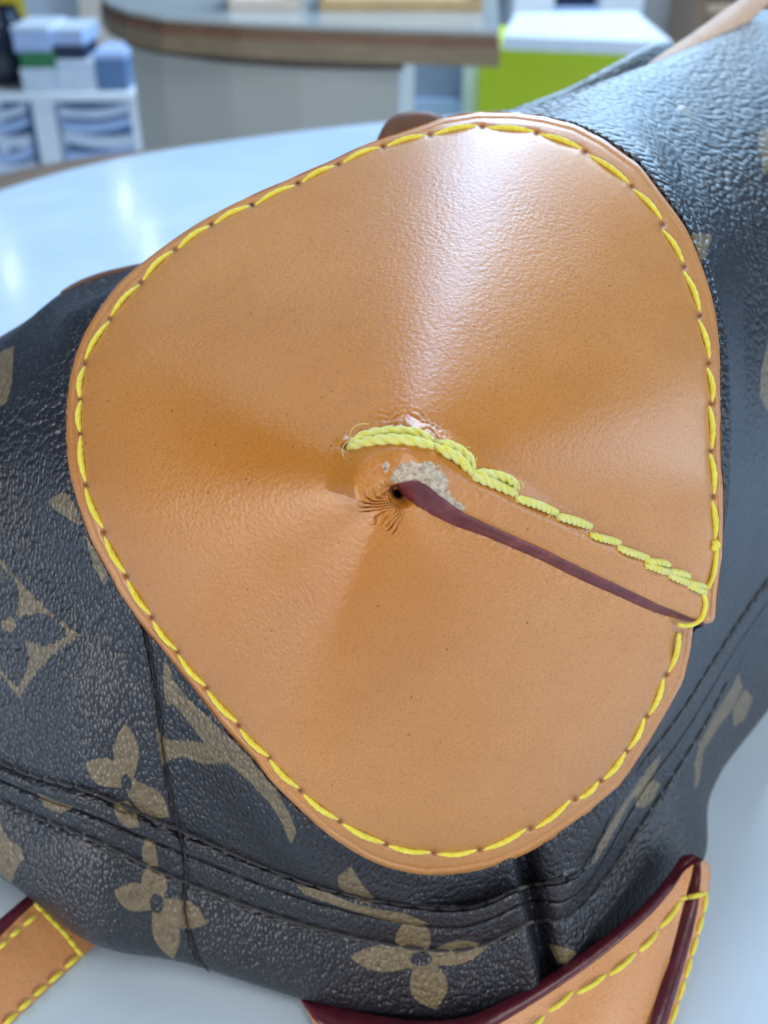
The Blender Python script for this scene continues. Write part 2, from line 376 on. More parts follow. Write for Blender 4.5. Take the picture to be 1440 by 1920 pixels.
def relief(px, py, upper):
    """height towards the lens (cm) over S; upper = belongs to the flap layer"""
    sh = px.shape; x = px.ravel(); y = py.ravel(); up = upper.ravel()
    r = np.hypot(x-AX, y-AY)
    h = np.zeros(x.shape)
    e, _, _ = seg_dist(x, y, OUT, False)
    s, arc, _ = seg_dist(x, y, RIM_LINE, True)
    ins = inside(x, y, RIM_LINE)
    # puffed field inside the rim stitches, flat band outside
    h += np.where(ins, -0.075*np.exp(-s/26.0), -0.075)
    h += -0.045*np.exp(-(s/6.5)**2)
    h += np.where(ins, 0, -0.028*np.exp(-((e-12)/3.2)**2))
    er = np.clip(e/7.0, 0, 1); far = sstep(20, 60, np.hypot(x-1322, y-1172))
    h += np.where(ins, 0, -0.13*(1-np.sqrt(1-(1-er)**2)))
    for hx, hy in HOLES:
        m = (np.abs(x-hx) < 20) & (np.abs(y-hy) < 20)
        h[m] -= 0.04*np.exp(-((x[m]-hx)**2+(y[m]-hy)**2)/24.0)
    # dart: flap lifted over the lower layer
    fd, _, _ = seg_dist(x, y, FLAP); fd = fd
    L = np.interp(r, LIFT_R, LIFT_V)
    ws, _, _ = seg_dist(x, y, DART_LINE)
    band = np.interp(r, [0, 60, 150, 300, 640], [85, 85, 72, 60, 58])
    w = 1-sstep(band*0.72, band*1.65, fd)
    rnd = np.clip(fd/9.0, 0, 1)
    lift = L*w-0.06*(1-np.sqrt(1-(1-rnd)**2))
    h += np.where(up, lift, 0)
    near = np.where(up, np.exp(-(ws/12.0)**2), 0)
    h -= np.where(up, 0, 0.07*np.exp(-(fd/16.0)**2))
    h -= near*np.interp(r, [0, 60, 200, 640], [0.055, 0.06, 0.055, 0.04])
    # pit left of the first dart stitch
    h -= 0.10*np.exp(-(((x-650)/9)**2+((y-838)/6)**2)) - 0.05*np.exp(-(((x-643)/12)**2+((y-826)/8)**2))-0.045*np.exp(-(((x-640)/13)**2+((y-850)/8)**2))
    h -= np.where(up, 0, 0.22*np.exp(-(((x-756)/18)**2+((y-936)/13)**2)))
    h -= 0.60*np.exp(-(((x-744)/8)**2+((y-925)/6.5)**2))
    # creases above the first dart stitch
    dx = x-748; dy = y-872; rr = np.hypot(dx, dy*1.05); an = np.degrees(np.arctan2(-dy, dx))
    wig = vnoise(x, y, 26, 3)*16+vnoise(x, y, 9, 5)*5
    mk = sstep(66, 76, rr)*(1-sstep(92, 128, rr))*sstep(-5, 18, an)*(1-sstep(95, 150, an))
    wv = np.sin((rr+wig)*2*np.pi/11.5); wv = -np.maximum(wv, 0.15)**2
    h += 0.042*mk*wv*(0.6+1.2*np.clip(vnoise(x, y, 30, 8)+0.35, 0, 1))
    # fan of creases left of the flap tip
    dx = x-752; dy = y-930; rr = np.hypot(dx, dy); an = np.degrees(np.arctan2(-dy, dx)) % 360
    an2 = an+0.40*rr+vnoise(x, y, 24, 11)*18+vnoise(x, y, 9, 12)*4
    mk = sstep(14, 24, rr)*(1-sstep(50, 92, rr))*sstep(125, 165, an)*(1-sstep(255, 285, an))
    wv = np.sin(np.radians(an2)*34); wv = -np.maximum(wv, 0.1)**3
    h += 0.062*mk*wv*np.clip(0.25+2.0*(vnoise(x, y, 16, 13)+0.25), 0.05, 1.6)*np.where(up, 1, 1)
    # short creases along both sides of the cut edge
    mk = np.where(up, 0, np.exp(-(fd/46.0)**2))*sstep(60, 120, r)
    h += 0.012*mk*np.sin((x*0.75+y*0.25+vnoise(x, y, 14, 21)*14)*2*np.pi/13.0)
    # soft unevenness of the hide
    h += 0.008*vnoise(x, y, 95, 31)+0.0012*vnoise(x, y, 34, 37)
    return h.reshape(sh)
def surf(px, py, up=True, off=0.0):
    """3-D point on the finished patch under a traced point, off = cm above it"""
    px = np.atleast_1d(np.asarray(px, float)); py = np.atleast_1d(np.asarray(py, float))
    d = S(px, py)-relief(px, py, np.full(px.shape, up))-off
    return P(px, py, d)

# ------------------------------------------------------------------ the bag
BASE = (0.5, 14.0, 0.0)
bag = empty('handbag', BASE, 'dark monogram canvas handbag with a tan leather corner patch standing on the white table', 'handbag')

NS, NR = 1500, 250
sv = np.r_[np.linspace(0, 360, NS), np.linspace(360.25, 373, 50)]
tt = np.r_[np.linspace(0.0, 0.25, 70, endpoint=False), np.linspace(0.25, 0.9, 90, endpoint=False), np.linspace(0.9, 1.0, 90)]
sg, tg = np.meshgrid(sv, tt, indexing='ij')
rg = tg*R_out(sg)
ang = np.radians(flap_angle(rg)+sg)
gx = AX+rg*np.cos(ang); gy = AY-rg*np.sin(ang)
upper = (sg < 359.9) & ((sg < 200))
rel = relief(gx, gy, upper)
# the layer that runs on below the flap sinks a little
sink = sstep(352, 361, sg)*0.03
dep = S(gx, gy)-rel+sink
pv = P(gx, gy, dep)
# hem: turn the rim down on to the canvas, and a hidden back
hem1 = P(gx[:, -1], gy[:, -1], dep[:, -1]+0.10); ix = AX+(gx[:, -1]-AX)*0.985; iy = AY+(gy[:, -1]-AY)*0.985
hem2 = P(ix, iy, dep[:, -1]+0.12)
pv = np.concatenate([pv, hem1[:, None], hem2[:, None]], 1)
def pad(a, v=0.0): return np.concatenate([a, np.full((a.shape[0], 2), v)], 1)
x_, y_ = gx.ravel(), gy.ravel()
sd, _, _ = seg_dist(x_, y_, SCUFF, True); scf = np.where(inside(x_, y_, SCUFF), 0.5+sd/26, 0.5-sd/22)
sd2, _, _ = seg_dist(x_, y_, SC2, True); scf = np.maximum(scf, np.where(inside(x_, y_, SC2), 0.5+sd2/10, 0.5-sd2/9))
scf = np.where(upper.ravel(), np.clip(scf, -0.5, 1.0), -0.5)
hol = np.zeros(x_.shape)
for hx, hy in HOLES: hol = np.maximum(hol, np.exp(-(((x_-hx)**2+(y_-hy)**2)/30.0)))
hol = np.maximum(hol, 0.8*np.exp(-(((x_-651)/8)**2+((y_-838)/6)**2)))
hol = np.maximum(hol, np.where(upper.ravel(), 0, 1)*np.exp(-(((x_-750)/13)**2+((y_-930)/10)**2)))
sd, _, _ = seg_dist(x_, y_, RIM_LINE, True)
grn = 0.35+0.65*sstep(10, 160, sd)
patch = link('corner_patch', pv.reshape(-1, 3), grid_faces(pv.shape[0], pv.shape[1])[:, ::-1].copy(), M['leather'], bag,
             attrs={'scuff': pad(scf.reshape(gx.shape), -0.5).ravel(), 'hole': pad(hol.reshape(gx.shape)).ravel(), 'amber': pad(np.exp(-(np.hypot((gx-670)/520, (gy-900)/470))**2)).ravel(), 'grain': pad(grn.reshape(gx.shape), 0.3).ravel()})

# burgundy painted cut edge of the flap
ft = crv(FLAP, 160); fl = crv(FLAP+(FLOW-FLAP)*np.interp(np.arange(15), [0, 2, 6, 14], [1, .97, .90, .82])[:, None], 160)
top = surf(ft[:, 0], ft[:, 1], True, 0.005); low = surf(fl[:, 0], fl[:, 1], False, -0.04)
rows = []
for k in np.linspace(0, 1, 12):
    b = top*(1-k)+low*k
    bul = 0.05*math.sin(math.pi*k)+(0.012*math.sin(k*9))
    px_, py_, d_ = project(b)
    nz = vnoise(ft[:, 0], ft[:, 1]+40*k, 11, 4)*0.03*np.clip((140-np.hypot(ft[:, 0]-AX, ft[:, 1]-AY))/90+0.25, 0.15, 1)
    rows.append(P(px_, py_, d_-bul-nz))
ev = np.stack(rows, 1)
link('dart_edge', ev.reshape(-1, 3), grid_faces(160, 12), M['edge'], patch)

# rim stitches
def rim_stitch(a, b, rad=0.052, bow=6.5, par=patch, n=26, up=True, name='stitch', mat='thread', twist=9.0):
    a = np.array(a, float); b = np.array(b, float); k = np.linspace(0, 1, n)
    dv = b-a; L = np.hypot(*dv); nv = np.array([-dv[1], dv[0]])/L
    mid = (a+b)/2
    if np.dot(nv, mid-np.array([AX, AY])) < 0: nv = -nv
    q = a-dv/L*1.5+(dv+dv/L*3.0)*k[:, None]+nv*(bow*np.sin(np.pi*k)**0.8-3.0)[:, None]
    pts = surf(q[:, 0], q[:, 1], up, 0.0)
    px_, py_, d_ = project(pts)
    d_ = np.convolve(np.r_[d_[:1], d_, d_[-1:]], [.25, .5, .25], 'valid')
    arch = -0.085+0.115*np.sin(np.pi*k)**0.5
    pts = P(px_, py_, d_-arch)
    r = rad*(0.62+0.38*np.sin(np.pi*k)**0.6)
    v, f = tube(pts, r, 14, 3, 0.22, twist*1.5)
    return link(name, v, f, M[mat], par)
for i, (a, b) in enumerate(RIM): rim_stitch(a, b, 0.050+0.006*random.random(), 6.5+1.5*random.random())
# the long thread from the knot to the dart and the hook round the flap end
def thread_path(pts, rad, off, name='stitch', up=True, n=40, mat='thread'):
    q = crv(pts, n); w = surf(q[:, 0], q[:, 1], up, 0.0); px_, py_, d_ = project(w)
    kk = np.ones(7)/7; d_ = np.convolve(np.r_[[d_[0]]*3, d_, [d_[-1]]*3], kk, 'valid')
    v, f = tube(P(px_, py_, d_-off), rad, 12, 2, 0.12, 9.0); return link(name, v, f, M[mat], patch)
thread_path([(1341,1012),(1343,1028),(1341,1060),(1335,1085),(1326,1103)], 0.045, 0.05)
thread_path([(1338,1016),(1346,1022),(1338,1028),(1345,1014)], 0.05, 0.09, n=24)
thread_path([(1318,1110),(1323,1128),(1321,1146),(1315,1160),(1301,1170),(1285,1173),(1272,1171)], 0.045, 0.06)

# dart stitches: laid cords
def cord(pts, rad, off0, lobes=3, twist=14.0, name='dart_stitch'):
    q = crv(pts, 64); k = np.linspace(0, 1, 64)
    w = surf(q[:, 0], q[:, 1], True, 0.0); px_, py_, d_ = project(w)
    kk = np.ones(9)/9; d_ = np.convolve(np.r_[[d_[0]]*4, d_, [d_[-1]]*4], kk, 'valid')
    arch = off0*np.sin(np.pi*k)**0.35-0.07*(1-np.sin(np.pi*k)**0.35)
    r = 0.92*rad*(0.70+0.30*np.sin(np.pi*k)**0.4)
    return tube(P(px_, py_, d_-arch), r, 24, lobes, 0.38, twist)
DS = [
 ([[(660,832),(682,818),(712,811),(748,809),(785,813),(808,827)], [(656,839),(690,829),(730,824),(775,827),(812,838)]], 0.092, 11),
 ([[(818,833),(838,834),(862,845),(880,862),(885,880)], [(816,838),(838,848),(862,862),(884,887)]], 0.090, 12),
 ([[(889,889),(908,888),(938,893),(960,903),(968,915)], [(886,892),(905,899),(935,911),(967,926)]], 0.082, 14),
 ([[(967,934),(985,939),(1010,947),(1030,956),(1043,961)]], 0.074, 20),
 ([[(1045,968),(1062,972),(1085,979),(1107,987)]], 0.076, 20),
 ([[(1107,1002),(1125,1008),(1145,1013),(1161,1018)]], 0.070, 22),
 ([[(1158,1026),(1178,1034),(1198,1041),(1215,1047)]], 0.070, 22),
 ([[(1210,1050),(1225,1053),(1242,1055),(1254,1060)], [(1211,1060),(1226,1064),(1242,1070),(1254,1073)]], 0.070, 22),
 ([[(1254,1070),(1268,1073),(1282,1077),(1292,1082)], [(1254,1078),(1268,1084),(1282,1090),(1291,1094)]], 0.068, 22),
 ([[(1290,1090),(1302,1095),(1315,1098),(1325,1103)], [(1290,1098),(1303,1103),(1314,1108),(1322,1111)]], 0.062, 22)]
for cords, rad, tw in DS:
    v, f = merge([cord(c, rad, 0.10, 3, tw) for c in cords])
    link('dart_stitch', v, f, M['cord'], patch)
# loose fibres on the cords
fib = []
for (x0, y0) in [(663,826),(660,829),(868,850),(872,852),(876,860),(866,848),(879,862),(930,893),(966,908),(968,905),(1044,968),(905,890),(700,806),(880,868),(862,845),(870,855),(883,872),(950,897),(970,910),(962,902),(1046,965),(940,893)]:
    a0 = math.radians(random.uniform(20, 110)) if x0 > 690 else math.radians(random.uniform(120, 200))
    L = random.uniform(9, 20) if x0 > 690 else random.uniform(25, 45)
    cur = random.uniform(-2.2, 2.2); q = []
    for k in np.linspace(0, 1, 9): q.append((x0+L*k*math.cos(a0+cur*k), y0-L*k*math.sin(a0+cur*k)))
    q = np.array(q); w = surf(q[:, 0], q[:, 1], True, 0.0); px_, py_, d_ = project(w)
    fib.append(tube(P(px_, py_, d_.mean()-0.12-0.05*np.linspace(0, 1, 9)), 0.0055, 5))
v, f = merge(fib); tag(link('loose_fibres', v, f, M['cord'], patch), kind='stuff')

# ------------------------------------------------------------------ canvas body
SV = None
def row(pts): return pts
LAT = [
 # R1 contact edge on the table
 [(-350,1420,'z',1.6),(0,1643,'z',1.75),(170,1768,'z',1.5),(350,1806,'z',.8),(600,1880,'z',.3),(860,1925,'z',.1),(1000,1910,'z',.1),(1085,1865,'z',.1),(1200,1770,'z',.1),(1318,1615,'z',.1),(1336,1478,'z',.5),(1440,1332,'z',.5),(1750,950,'z',.5)],
 [(-350,1330,'z',3.4),(0,1500,'z',3.8),(175,1574,'z',4.2),(350,1654,'z',3.1),(600,1741,'z',2.5),(850,1782,'z',2.28),(997,1729,'z',2.75),(1061,1722,'z',2.48),(1125,1660,'z',2.3),(1237,1495,'z',2.9),(1312,1375,'z',3.4),(1440,1160,'z',4.1),(1700,850,'z',5)],
 [(-350,1290,'z',3.9),(0,1460,'z',4.3),(175,1528,'z',4.75),(350,1600,'z',3.85),(600,1692,'z',3.25),(850,1736,'z',2.96),(992,1687,'z',3.3),(1062,1685,'z',3.01),(1118,1630,'z',2.95),(1205,1480,'z',3.5),(1290,1360,'z',4.1),(1440,1125,'z',4.9),(1700,800,'z',5.8)],
 [(-350,1255,'z',4.3),(0,1429,'z',4.68),(167,1483,'z',5.3),(333,1554,'z',4.45),(600,1662,'z',3.7),(850,1704,'z',3.39),(980,1664,'z',3.6),(1069,1645,'z',3.5),(1110,1600,'z',3.45),(1181,1461,'z',4.1),(1275,1337,'z',4.8),(1440,1085,'z',5.5),(1700,740,'z',6.4)],
 [(-350,1130,'d',22.3),(0,1250,'d',19.9),(150,1290,'d',18.5),(310,1340,'d',18.2),(570,1575,'s',0),(840,1655,'s',0),(960,1632,'s',0),(1045,1585,'s',0),(1100,1545,'s',0),(1165,1470,'s',0),(1270,1270,'d',20.0),(1440,980,'d',23.0),(1700,640,'d',29)],
 [(-350,1000,'d',22.6),(0,950,'d',19.1),(125,1000,'d',18.2),(240,1050,'s',0),(500,1150,'s',0),(750,1200,'s',0),(880,1230,'s',0),(980,1200,'s',0),(1080,1150,'s',0),(1200,1080,'s',0),(1345,1000,'d',18.6),(1440,800,'d',21.5),(1750,450,'d',30)],
 [(-350,900,'d',23.3),(0,780,'d',19.2),(100,780,'d',18.2),(220,780,'s',0),(480,800,'s',0),(720,800,'s',0),(850,780,'s',0),(950,760,'s',0),(1080,740,'s',0),(1240,700,'s',0),(1355,720,'d',18.8),(1440,560,'d',22.0),(1760,250,'d',31)],
 [(-320,840,'d',24.2),(0,675,'d',20.6),(95,625,'d',20.2),(190,600,'s',0),(380,480,'s',0),(600,390,'s',0),(760,350,'s',0),(900,330,'s',0),(1050,330,'s',0),(1190,380,'s',0),(1310,420,'d',20.6),(1440,290,'d',24),(1770,100,'d',32)],
 [(-300,800,'d',25.5),(0,634,'d',22.6),(110,556,'d',22.2),(238,514,'d',21.6),(420,402,'s',0.1),(620,312,'s',0.1),(760,256,'s',0.1),(900,224,'s',0.1),(1010,205,'d',21.2),(1160,157,'d',23.5),(1280,115,'d',26),(1440,33,'d',29.5),(1760,-90,'d',36)],
]
NC = 13
LW = []
for r_ in LAT:
    o = []
    for (x, y, k, val) in r_:
        if k == 'z': o.append(PZ(x, y, val))
        elif k == 'd': o.append(P(x, y, val))
        else: o.append(P(x, y, S(x, y)+0.25+val))
    LW.append(np.array(o))
LW = np.array(LW)
under = LW[0].copy(); under[:, 1] += 3.0; under[:, 2] = 0.12
under2 = LW[0].copy(); under2[:, 1] += 9.0; under2[:, 2] = 0.12
b1 = LW[-1]+np.array([0.2, 2.2, -0.7]); b2 = LW[-1]+np.array([0.6, 6.0, -4.0]); b3 = LW[-1]+np.array([0.8, 7.0, -9.0]); b3[:, 2] = np.maximum(b3[:, 2]*0.5, 2.0)
LATW = np.array([under2, under]+list(LW)+[b1, b2, b3])        # rows: 0,1 | 2 contact | 3 B | 4 C | 5 D | 6 | 7 | 8 | 9 | 10 silhouette | 11,12,13
vs = np.r_[np.linspace(0, 2, 12, endpoint=False), np.linspace(2, 2.75, 40, endpoint=False), np.linspace(2.75, 5.3, 190, endpoint=False), np.linspace(5.3, 10, 150, endpoint=False), np.linspace(10, 13, 30)]
us = np.r_[np.linspace(0, 1, 20, endpoint=False), np.linspace(1, 11, 680, endpoint=False), np.linspace(11, 12, 20)]
Wv = cr_weights(14, np.minimum(vs, 13-1e-9)); Wu = cr_weights(13, np.minimum(us, 12-1e-9))
bw = np.einsum('va,abk,ub->vuk', Wv, LATW, Wu)
VV = np.repeat(vs[:, None], len(us), 1)
bx, by, bd = project(bw)
bxf, byf = bx.ravel(), by.ravel(); vf = VV.ravel(); df = bd.ravel().copy()
front = (vf > 1.9) & (vf < 10.05)
e, _, _ = seg_dist(bxf, byf, OUT, True); ins = inside(bxf, byf, OUT)
se = S(bxf, byf)
rgn = front & (vf > 5.02)
m = rgn & ins; df[m] = np.maximum(df[m], se[m]+0.16+0.1*sstep(10, 60, e[m]))
wout = (1-sstep(0, 110, e))*sstep(5.02, 5.6, vf)*(1-sstep(9.2, 10, vf))
m = rgn & ~ins
lim = np.clip(1-np.abs(df-se)/2.6, 0, 1)
wb = wout*np.minimum(1, lim*2.5)
df[m] = (df*(1-wb)+(se+0.17)*wb)[m]
# stitched lap seam round the base
ripple = 0.5+0.5*np.cos(bxf*0.0+np.repeat(np.arange(len(us))[None, :], len(vs), 0).ravel()*0.0)
in_ = np.zeros(df.shape)
vu = np.repeat(us[None, :], len(vs), 0).ravel()
wob = vnoise(vu*8, vu*0, 1.0, 2)*0.03
va = vf+wob*np.clip(1-np.abs(vf-4)/2, 0, 1)
in_ += 0.075*np.exp(-((va-5)/0.08)**2)+0.085*np.exp(-((va-3)/0.065)**2)
in_ -= 0.03*np.exp(-((va-4.55)/0.25)**2)
stp = sstep(3.955, 4.0, va)*(1-sstep(4.75, 5.0, va))
in_ -= 0.10*stp
in_ += 0.06*np.exp(-((va-3.93)/0.07)**2)
in_ -= 0.05*np.exp(-((va-3.45)/0.3)**2)+0.05*np.exp(-((va-2.7)/0.2)**2)
# side seam
SEAM = [(262,1150),(272,1185),(284,1240),(292,1290),(300,1340),(305,1400),(315,1460),(328,1530),(345,1592),(350,1640),(346,1690),(352,1740),(370,1795),(392,1822)]
d, arc, sd_ = seg_dist(bxf, byf, SEAM)
mm = front & (d < 60)
g = 0.12*np.exp(-(d/4.0)**2)-0.05*np.exp(-((d-16)/12)**2)*np.where(sd_ > 0, 1.0, 0.5)
in_ += np.where(mm, g, 0)
# deep fold at the bag's corner
PLEAT = [(966,1560),(978,1605),(985,1650),(996,1700),(1010,1770),(1027,1850),(1044,1905)]
d, arc, sd_ = seg_dist(bxf, byf, PLEAT)
g = np.where(sd_ < 0, np.exp(-(d/30.0)**2), np.exp(-(d/10.0)**2))
lip = np.where(sd_ > 0, 0.15*np.exp(-((d-26)/20)**2), 0.06*np.exp(-((d-48)/26)**2))
mm = front & (d < 120) & (vf < 7)
in_ += np.where(mm, (0.75*g-lip)*sstep(1.9, 2.2, vf), 0)
# gentle dents in the soft canvas
in_ += np.where(front, 0.05*vnoise(bxf, byf, 120, 41)+0.10*vnoise(bxf, byf, 260, 43), 0)
df = np.where(front, df+in_, df)
m = rgn & ins; df[m] = np.maximum(df[m], se[m]+0.13)
bpos = np.where(front[:, None], P(bxf, byf, df), bw.reshape(-1, 3))
bpos[:, 2] = np.maximum(bpos[:, 2], 0.08)
# ---- the printed pattern (mask on the canvas)
def poly_mask(shapes, x, y):
    out = np.zeros(x.shape)
    for p in shapes:
        p = np.array(p, float); m = (x > p[:, 0].min()-8) & (x < p[:, 0].max()+8) & (y > p[:, 1].min()-8) & (y < p[:, 1].max()+8)
        if not m.any(): continue
        d, _, _ = seg_dist(x[m], y[m], p, True); s_ = np.where(inside(x[m], y[m], p), d, -d)
        out[m] = np.maximum(out[m], np.clip(0.5+s_/5.0, 0, 1))
    return out
def petal(c, tip, w, k=0.62):
    c = np.array(c, float); tip = np.array(tip, float); d = tip-c; L = np.hypot(*d); d /= L; n = np.array([-d[1], d[0]])
    prof = [(0.0, .45), (0.15, .62), (0.4, .95), (0.58, 1.0), (0.75, .78), (0.9, .36), (1.0, 0.0)]
    a = [c+d*L*t+n*w*q for t, q in prof]; b = [c+d*L*t-n*w*q for t, q in prof[:-1]]
    return a+b[::-1]
GOLD = [
 petal((238,1468),(235,1357),24), petal((238,1468),(160,1430),26), petal((238,1468),(317,1533),25),
 [(215,1505),(240,1502),(256,1520),(260,1552),(240,1552),(222,1540),(214,1522)],
 [(272,1572),(290,1578),(297,1625),(268,1615),(266,1596)],
 petal((296,1694),(282,1618),24), petal((296,1694),(213,1671),27), petal((296,1694),(388,1733),26), petal((296,1694),(325,1798),25),
 # letter strokes beside the patch
 [(306,1240),(316,1245),(328,1280),(350,1308),(392,1345),(430,1385),(470,1425),(515,1478),(545,1530),(556,1560),(545,1585),(530,1545),(505,1505),(470,1468),(430,1432),(380,1432),(345,1420),(322,1422),(304,1436),(297,1395),(292,1362),(303,1378),(314,1388),(350,1388),(384,1393),(350,1350),(328,1322),(312,1322),(307,1290)],
 # flower under the patch
 petal((790,1800),(655,1795),25), petal((790,1800),(915,1775),22), petal((790,1800),(817,1893),36), petal((785,1800),(765,1722),34),
 [(659,1625),(680,1660),(707,1690),(690,1694),(660,1682),(636,1664),(632,1645)],
 [(555,1660),(605,1670),(660,1693),(700,1703),(760,1713),(806,1733),(740,1730),(650,1705),(572,1678)],
 [(91,941),(105,928),(121,922),(137,941),(153,984),(131,975),(103,957)],
 [(159,1000),(175,1025),(202,1078),(195,1098),(178,1066),(166,1031)],
 [(-40,690),(0,660),(26,648),(22,720),(12,755),(-10,770),(-40,760)],
 [(-30,1530),(0,1546),(14,1572),(40,1590),(44,1610),(32,1627),(20,1655),(0,1640),(-30,1620)],
 [(70,1488),(105,1502),(140,1513),(113,1526),(84,1514)],
 [(1290,438),(1338,438),(1326,468),(1322,488),(1306,486),(1302,462)],
 [(1262,188),(1290,200),(1304,218),(1280,214)],
 [(1440,640),(1428,690),(1424,740),(1438,770),(1470,740),(1470,650)],
 [(1242,1410),(1215,1440),(1190,1475),(1160,1520),(1125,1580),(1110,1624),(1124,1606),(1150,1562),(1182,1502),(1212,1470),(1228,1450)],
 [(1195,1480),(1225,1462),(1238,1470),(1225,1500),(1205,1516),(1190,1510)],
 [(1385,1262),(1372,1290),(1340,1340),(1312,1395),(1300,1440),(1318,1410),(1345,1365),(1372,1330),(1392,1290)],
 [(1312,1385),(1304,1430),(1302,1480),(1310,1470),(1318,1420)],
 [(1398,1290),(1412,1310),(1396,1350),(1376,1362),(1374,1330)],
 [(1028,1769),(1050,1775),(1082,1784),(1062,1806),(1046,1806)],
 [(1420,250),(1450,230),(1460,300),(1432,330)],
]
DARK = [[(225+2,1469+16*0)]]
def ell(cx, cy, rx, ry, rot=0, n=20):
    a = np.linspace(0, 2*np.pi, n, endpoint=False); c, s = math.cos(rot), math.sin(rot)
    return [(cx+rx*math.cos(t)*c-ry*math.sin(t)*s, cy+rx*math.cos(t)*s+ry*math.sin(t)*c) for t in a]
prt = poly_mask(GOLD, bxf, byf)
prt *= 1-poly_mask([ell(237, 1468, 10, 17, -0.15), ell(294, 1694, 13, 19, -0.1), ell(789, 1798, 21, 14)], bxf, byf)
# curved diamond with four petals and a dot
def ccurve(a, b, c, k):  # concave side between two tips
    a, b, c = map(lambda q: np.array(q, float), (a, b, c)); m_ = (a+b)/2; m_ = m_+(c-m_)*k
    t = np.linspace(0, 1, 12)[:, None]; return ((1-t)**2*a+2*t*(1-t)*m_+t*t*b).tolist()
DC = (16, 1172); tips = [(-8, 1036), (151, 1192), (36, 1310), (-118, 1152)]
dia = []
for i in range(4): dia += ccurve(tips[i], tips[(i+1) % 4], DC, 0.22)[:-1]
dm = poly_mask([dia], bxf, byf)
hol_ = poly_mask([petal(DC, tuple(np.array(DC)+(np.array(t_)-np.array(DC))*0.84), 30 if i % 2 else 30) for i, t_ in enumerate(tips)], bxf, byf)
dm = np.maximum(dm*(1-hol_), poly_mask([ell(16, 1171, 14, 13)], bxf, byf))
prt = np.where(front, np.maximum(prt, dm), 0)
nvb, nub = bw.shape[:2]
body = link('canvas_body', bpos, grid_faces(nvb, nub)[:, ::-1].copy(), M['canvas'], bag, attrs={'print': prt})
# end caps of the body, off to the sides
BP = bpos.reshape(nvb, nub, 3)
for k in (0, -1):
    ring = BP[::6, k]; c_ = ring.mean(0); vv = np.vstack([ring, c_])
    link('end_panel', vv, [(i, (i+1) % len(ring), len(ring)) for i in range(len(ring))], M['canvas'], bag, attrs={'print': np.zeros(len(vv))})

# dark seam threads
def body_pt(v_, u_):
    i = np.clip(np.searchsorted(vs, v_), 0, nvb-1); j = np.clip(np.searchsorted(us, u_), 0, nub-1); return BP[i, j]
def seam_row(vrow, u0, u1, step):
    uu = np.linspace(u0, u1, 1200); pts = np.array([body_pt(vrow, q) for q in uu]); px_, py_, d_ = project(pts)
    s_ = np.r_[0, np.cumsum(np.linalg.norm(np.diff(pts, axis=0), axis=1))]
    pos = 0.0
    while pos+step < s_[-1]:
        k = np.linspace(pos, pos+step*0.86, 9)
        w = np.stack([np.interp(k, s_, pts[:, a]) for a in range(3)], 1)
        x2, y2, d2 = project(w); kk = np.linspace(0, 1, 9)
        if not inside(x2, y2, OUT).all():
            v, f = tube(P(x2, y2+1.5*np.sin(kk*3.14), d2-(-0.02+0.07*np.sin(np.pi*kk)**0.6)), 0.034, 6)
            link('seam_stitch', v, f, M['black_thread'], body)
        pos += step
seam_row(5.0, 0.9, 11.3, 0.46); seam_row(3.0, 0.9, 10.6, 0.48)
from mathutils.bvhtree import BVHTree
_step = 3
_fq = grid_faces(nvb, nub)
_bv = BVHTree.FromPolygons([tuple(a) for a in bpos], [tuple(a) for a in _fq[front[_fq[:, 0]]].tolist()])
def cast(px, py):
    o = []
    for x, y in zip(px, py):
        r = raydir(x, y).ravel(); h_ = _bv.ray_cast(tuple(CAM), tuple(r/np.linalg.norm(r)))
        o.append(h_[0] if h_[0] is not None else P(x, y, 21.0).ravel())
    return np.array([tuple(q) for q in o])
q = crv(SEAM, 90); w = cast(q[:, 0], q[:, 1]); px_, py_, d_ = project(w)
d_ = np.convolve(np.r_[[d_[0]]*3, d_, [d_[-1]]*3], np.ones(7)/7, 'valid')
v, f = tube(P(px_, py_, d_-0.015), 0.020+0.006*np.sin(np.arange(90)*0.9), 8); link('side_seam', v, f, M['black_thread'], body)

# ------------------------------------------------------------------ straps and trim of the bag
def ribbon(lines, mat, name, par, thick=0.0):
    """lofted sheet through several 3-D lines (each n x 3)"""
    g = np.stack(lines, 1); return link(name, g.reshape(-1, 3), grid_faces(g.shape[0], g.shape[1]), mat, par)
# right strap: leans on the bag, lower side on the table
n = 70
Tout = crv([(560,1866),(617,1883),(697,1901),(780,1913),(847,1911),(900,1897),(975,1859),(1050,1814),(1125,1761),(1200,1701),(1256,1637),(1275,1609),(1297,1602)], n)
Tin = crv([(572,1890),(606,1925),(700,1952),(785,1965),(860,1957),(915,1932),(982,1893),(1055,1846),(1130,1792),(1215,1720),(1262,1666),(1282,1635),(1303,1612)], n)
zt = np.interp(np.linspace(0, 1, n), [0, 0.15, 0.4, 0.7, 1], [0.35, 0.5, 1.0, 1.7, 2.2])
Bot = crv([(640,2030),(680,2080),(700,2120),(800,2140),(900,2130),(980,2110),(1060,2080),(1120,2050),(1170,2010),(1205,1975),(1220,1940),(1226,1915)], n)
A = PZ(Tout[:, 0], Tout[:, 1], zt); B = PZ(Tin[:, 0], Tin[:, 1], zt-0.02); Cc = PZ(Bot[:, 0], Bot[:, 1], np.full(n, 0.05))
strap = ribbon([B+(Cc-B)*k+np.array([0, 0, 1])*(0.10*math.sin(math.pi*k)) for k in np.linspace(0, 1, 10)], M['strap'], 'strap', bag)
bulge = np.array([0, -0.35, 0.9])
ribbon([A+np.array([0, 0.10, -0.30]), A+np.array([0, 0.04, -0.1])]+[A+(B-A)*k+bulge*(0.09*math.sin(math.pi*k)) for k in np.linspace(0, 1, 9)]+[B+np.array([0, 0.05, -0.06])], M['edge2'], 'edge', strap)
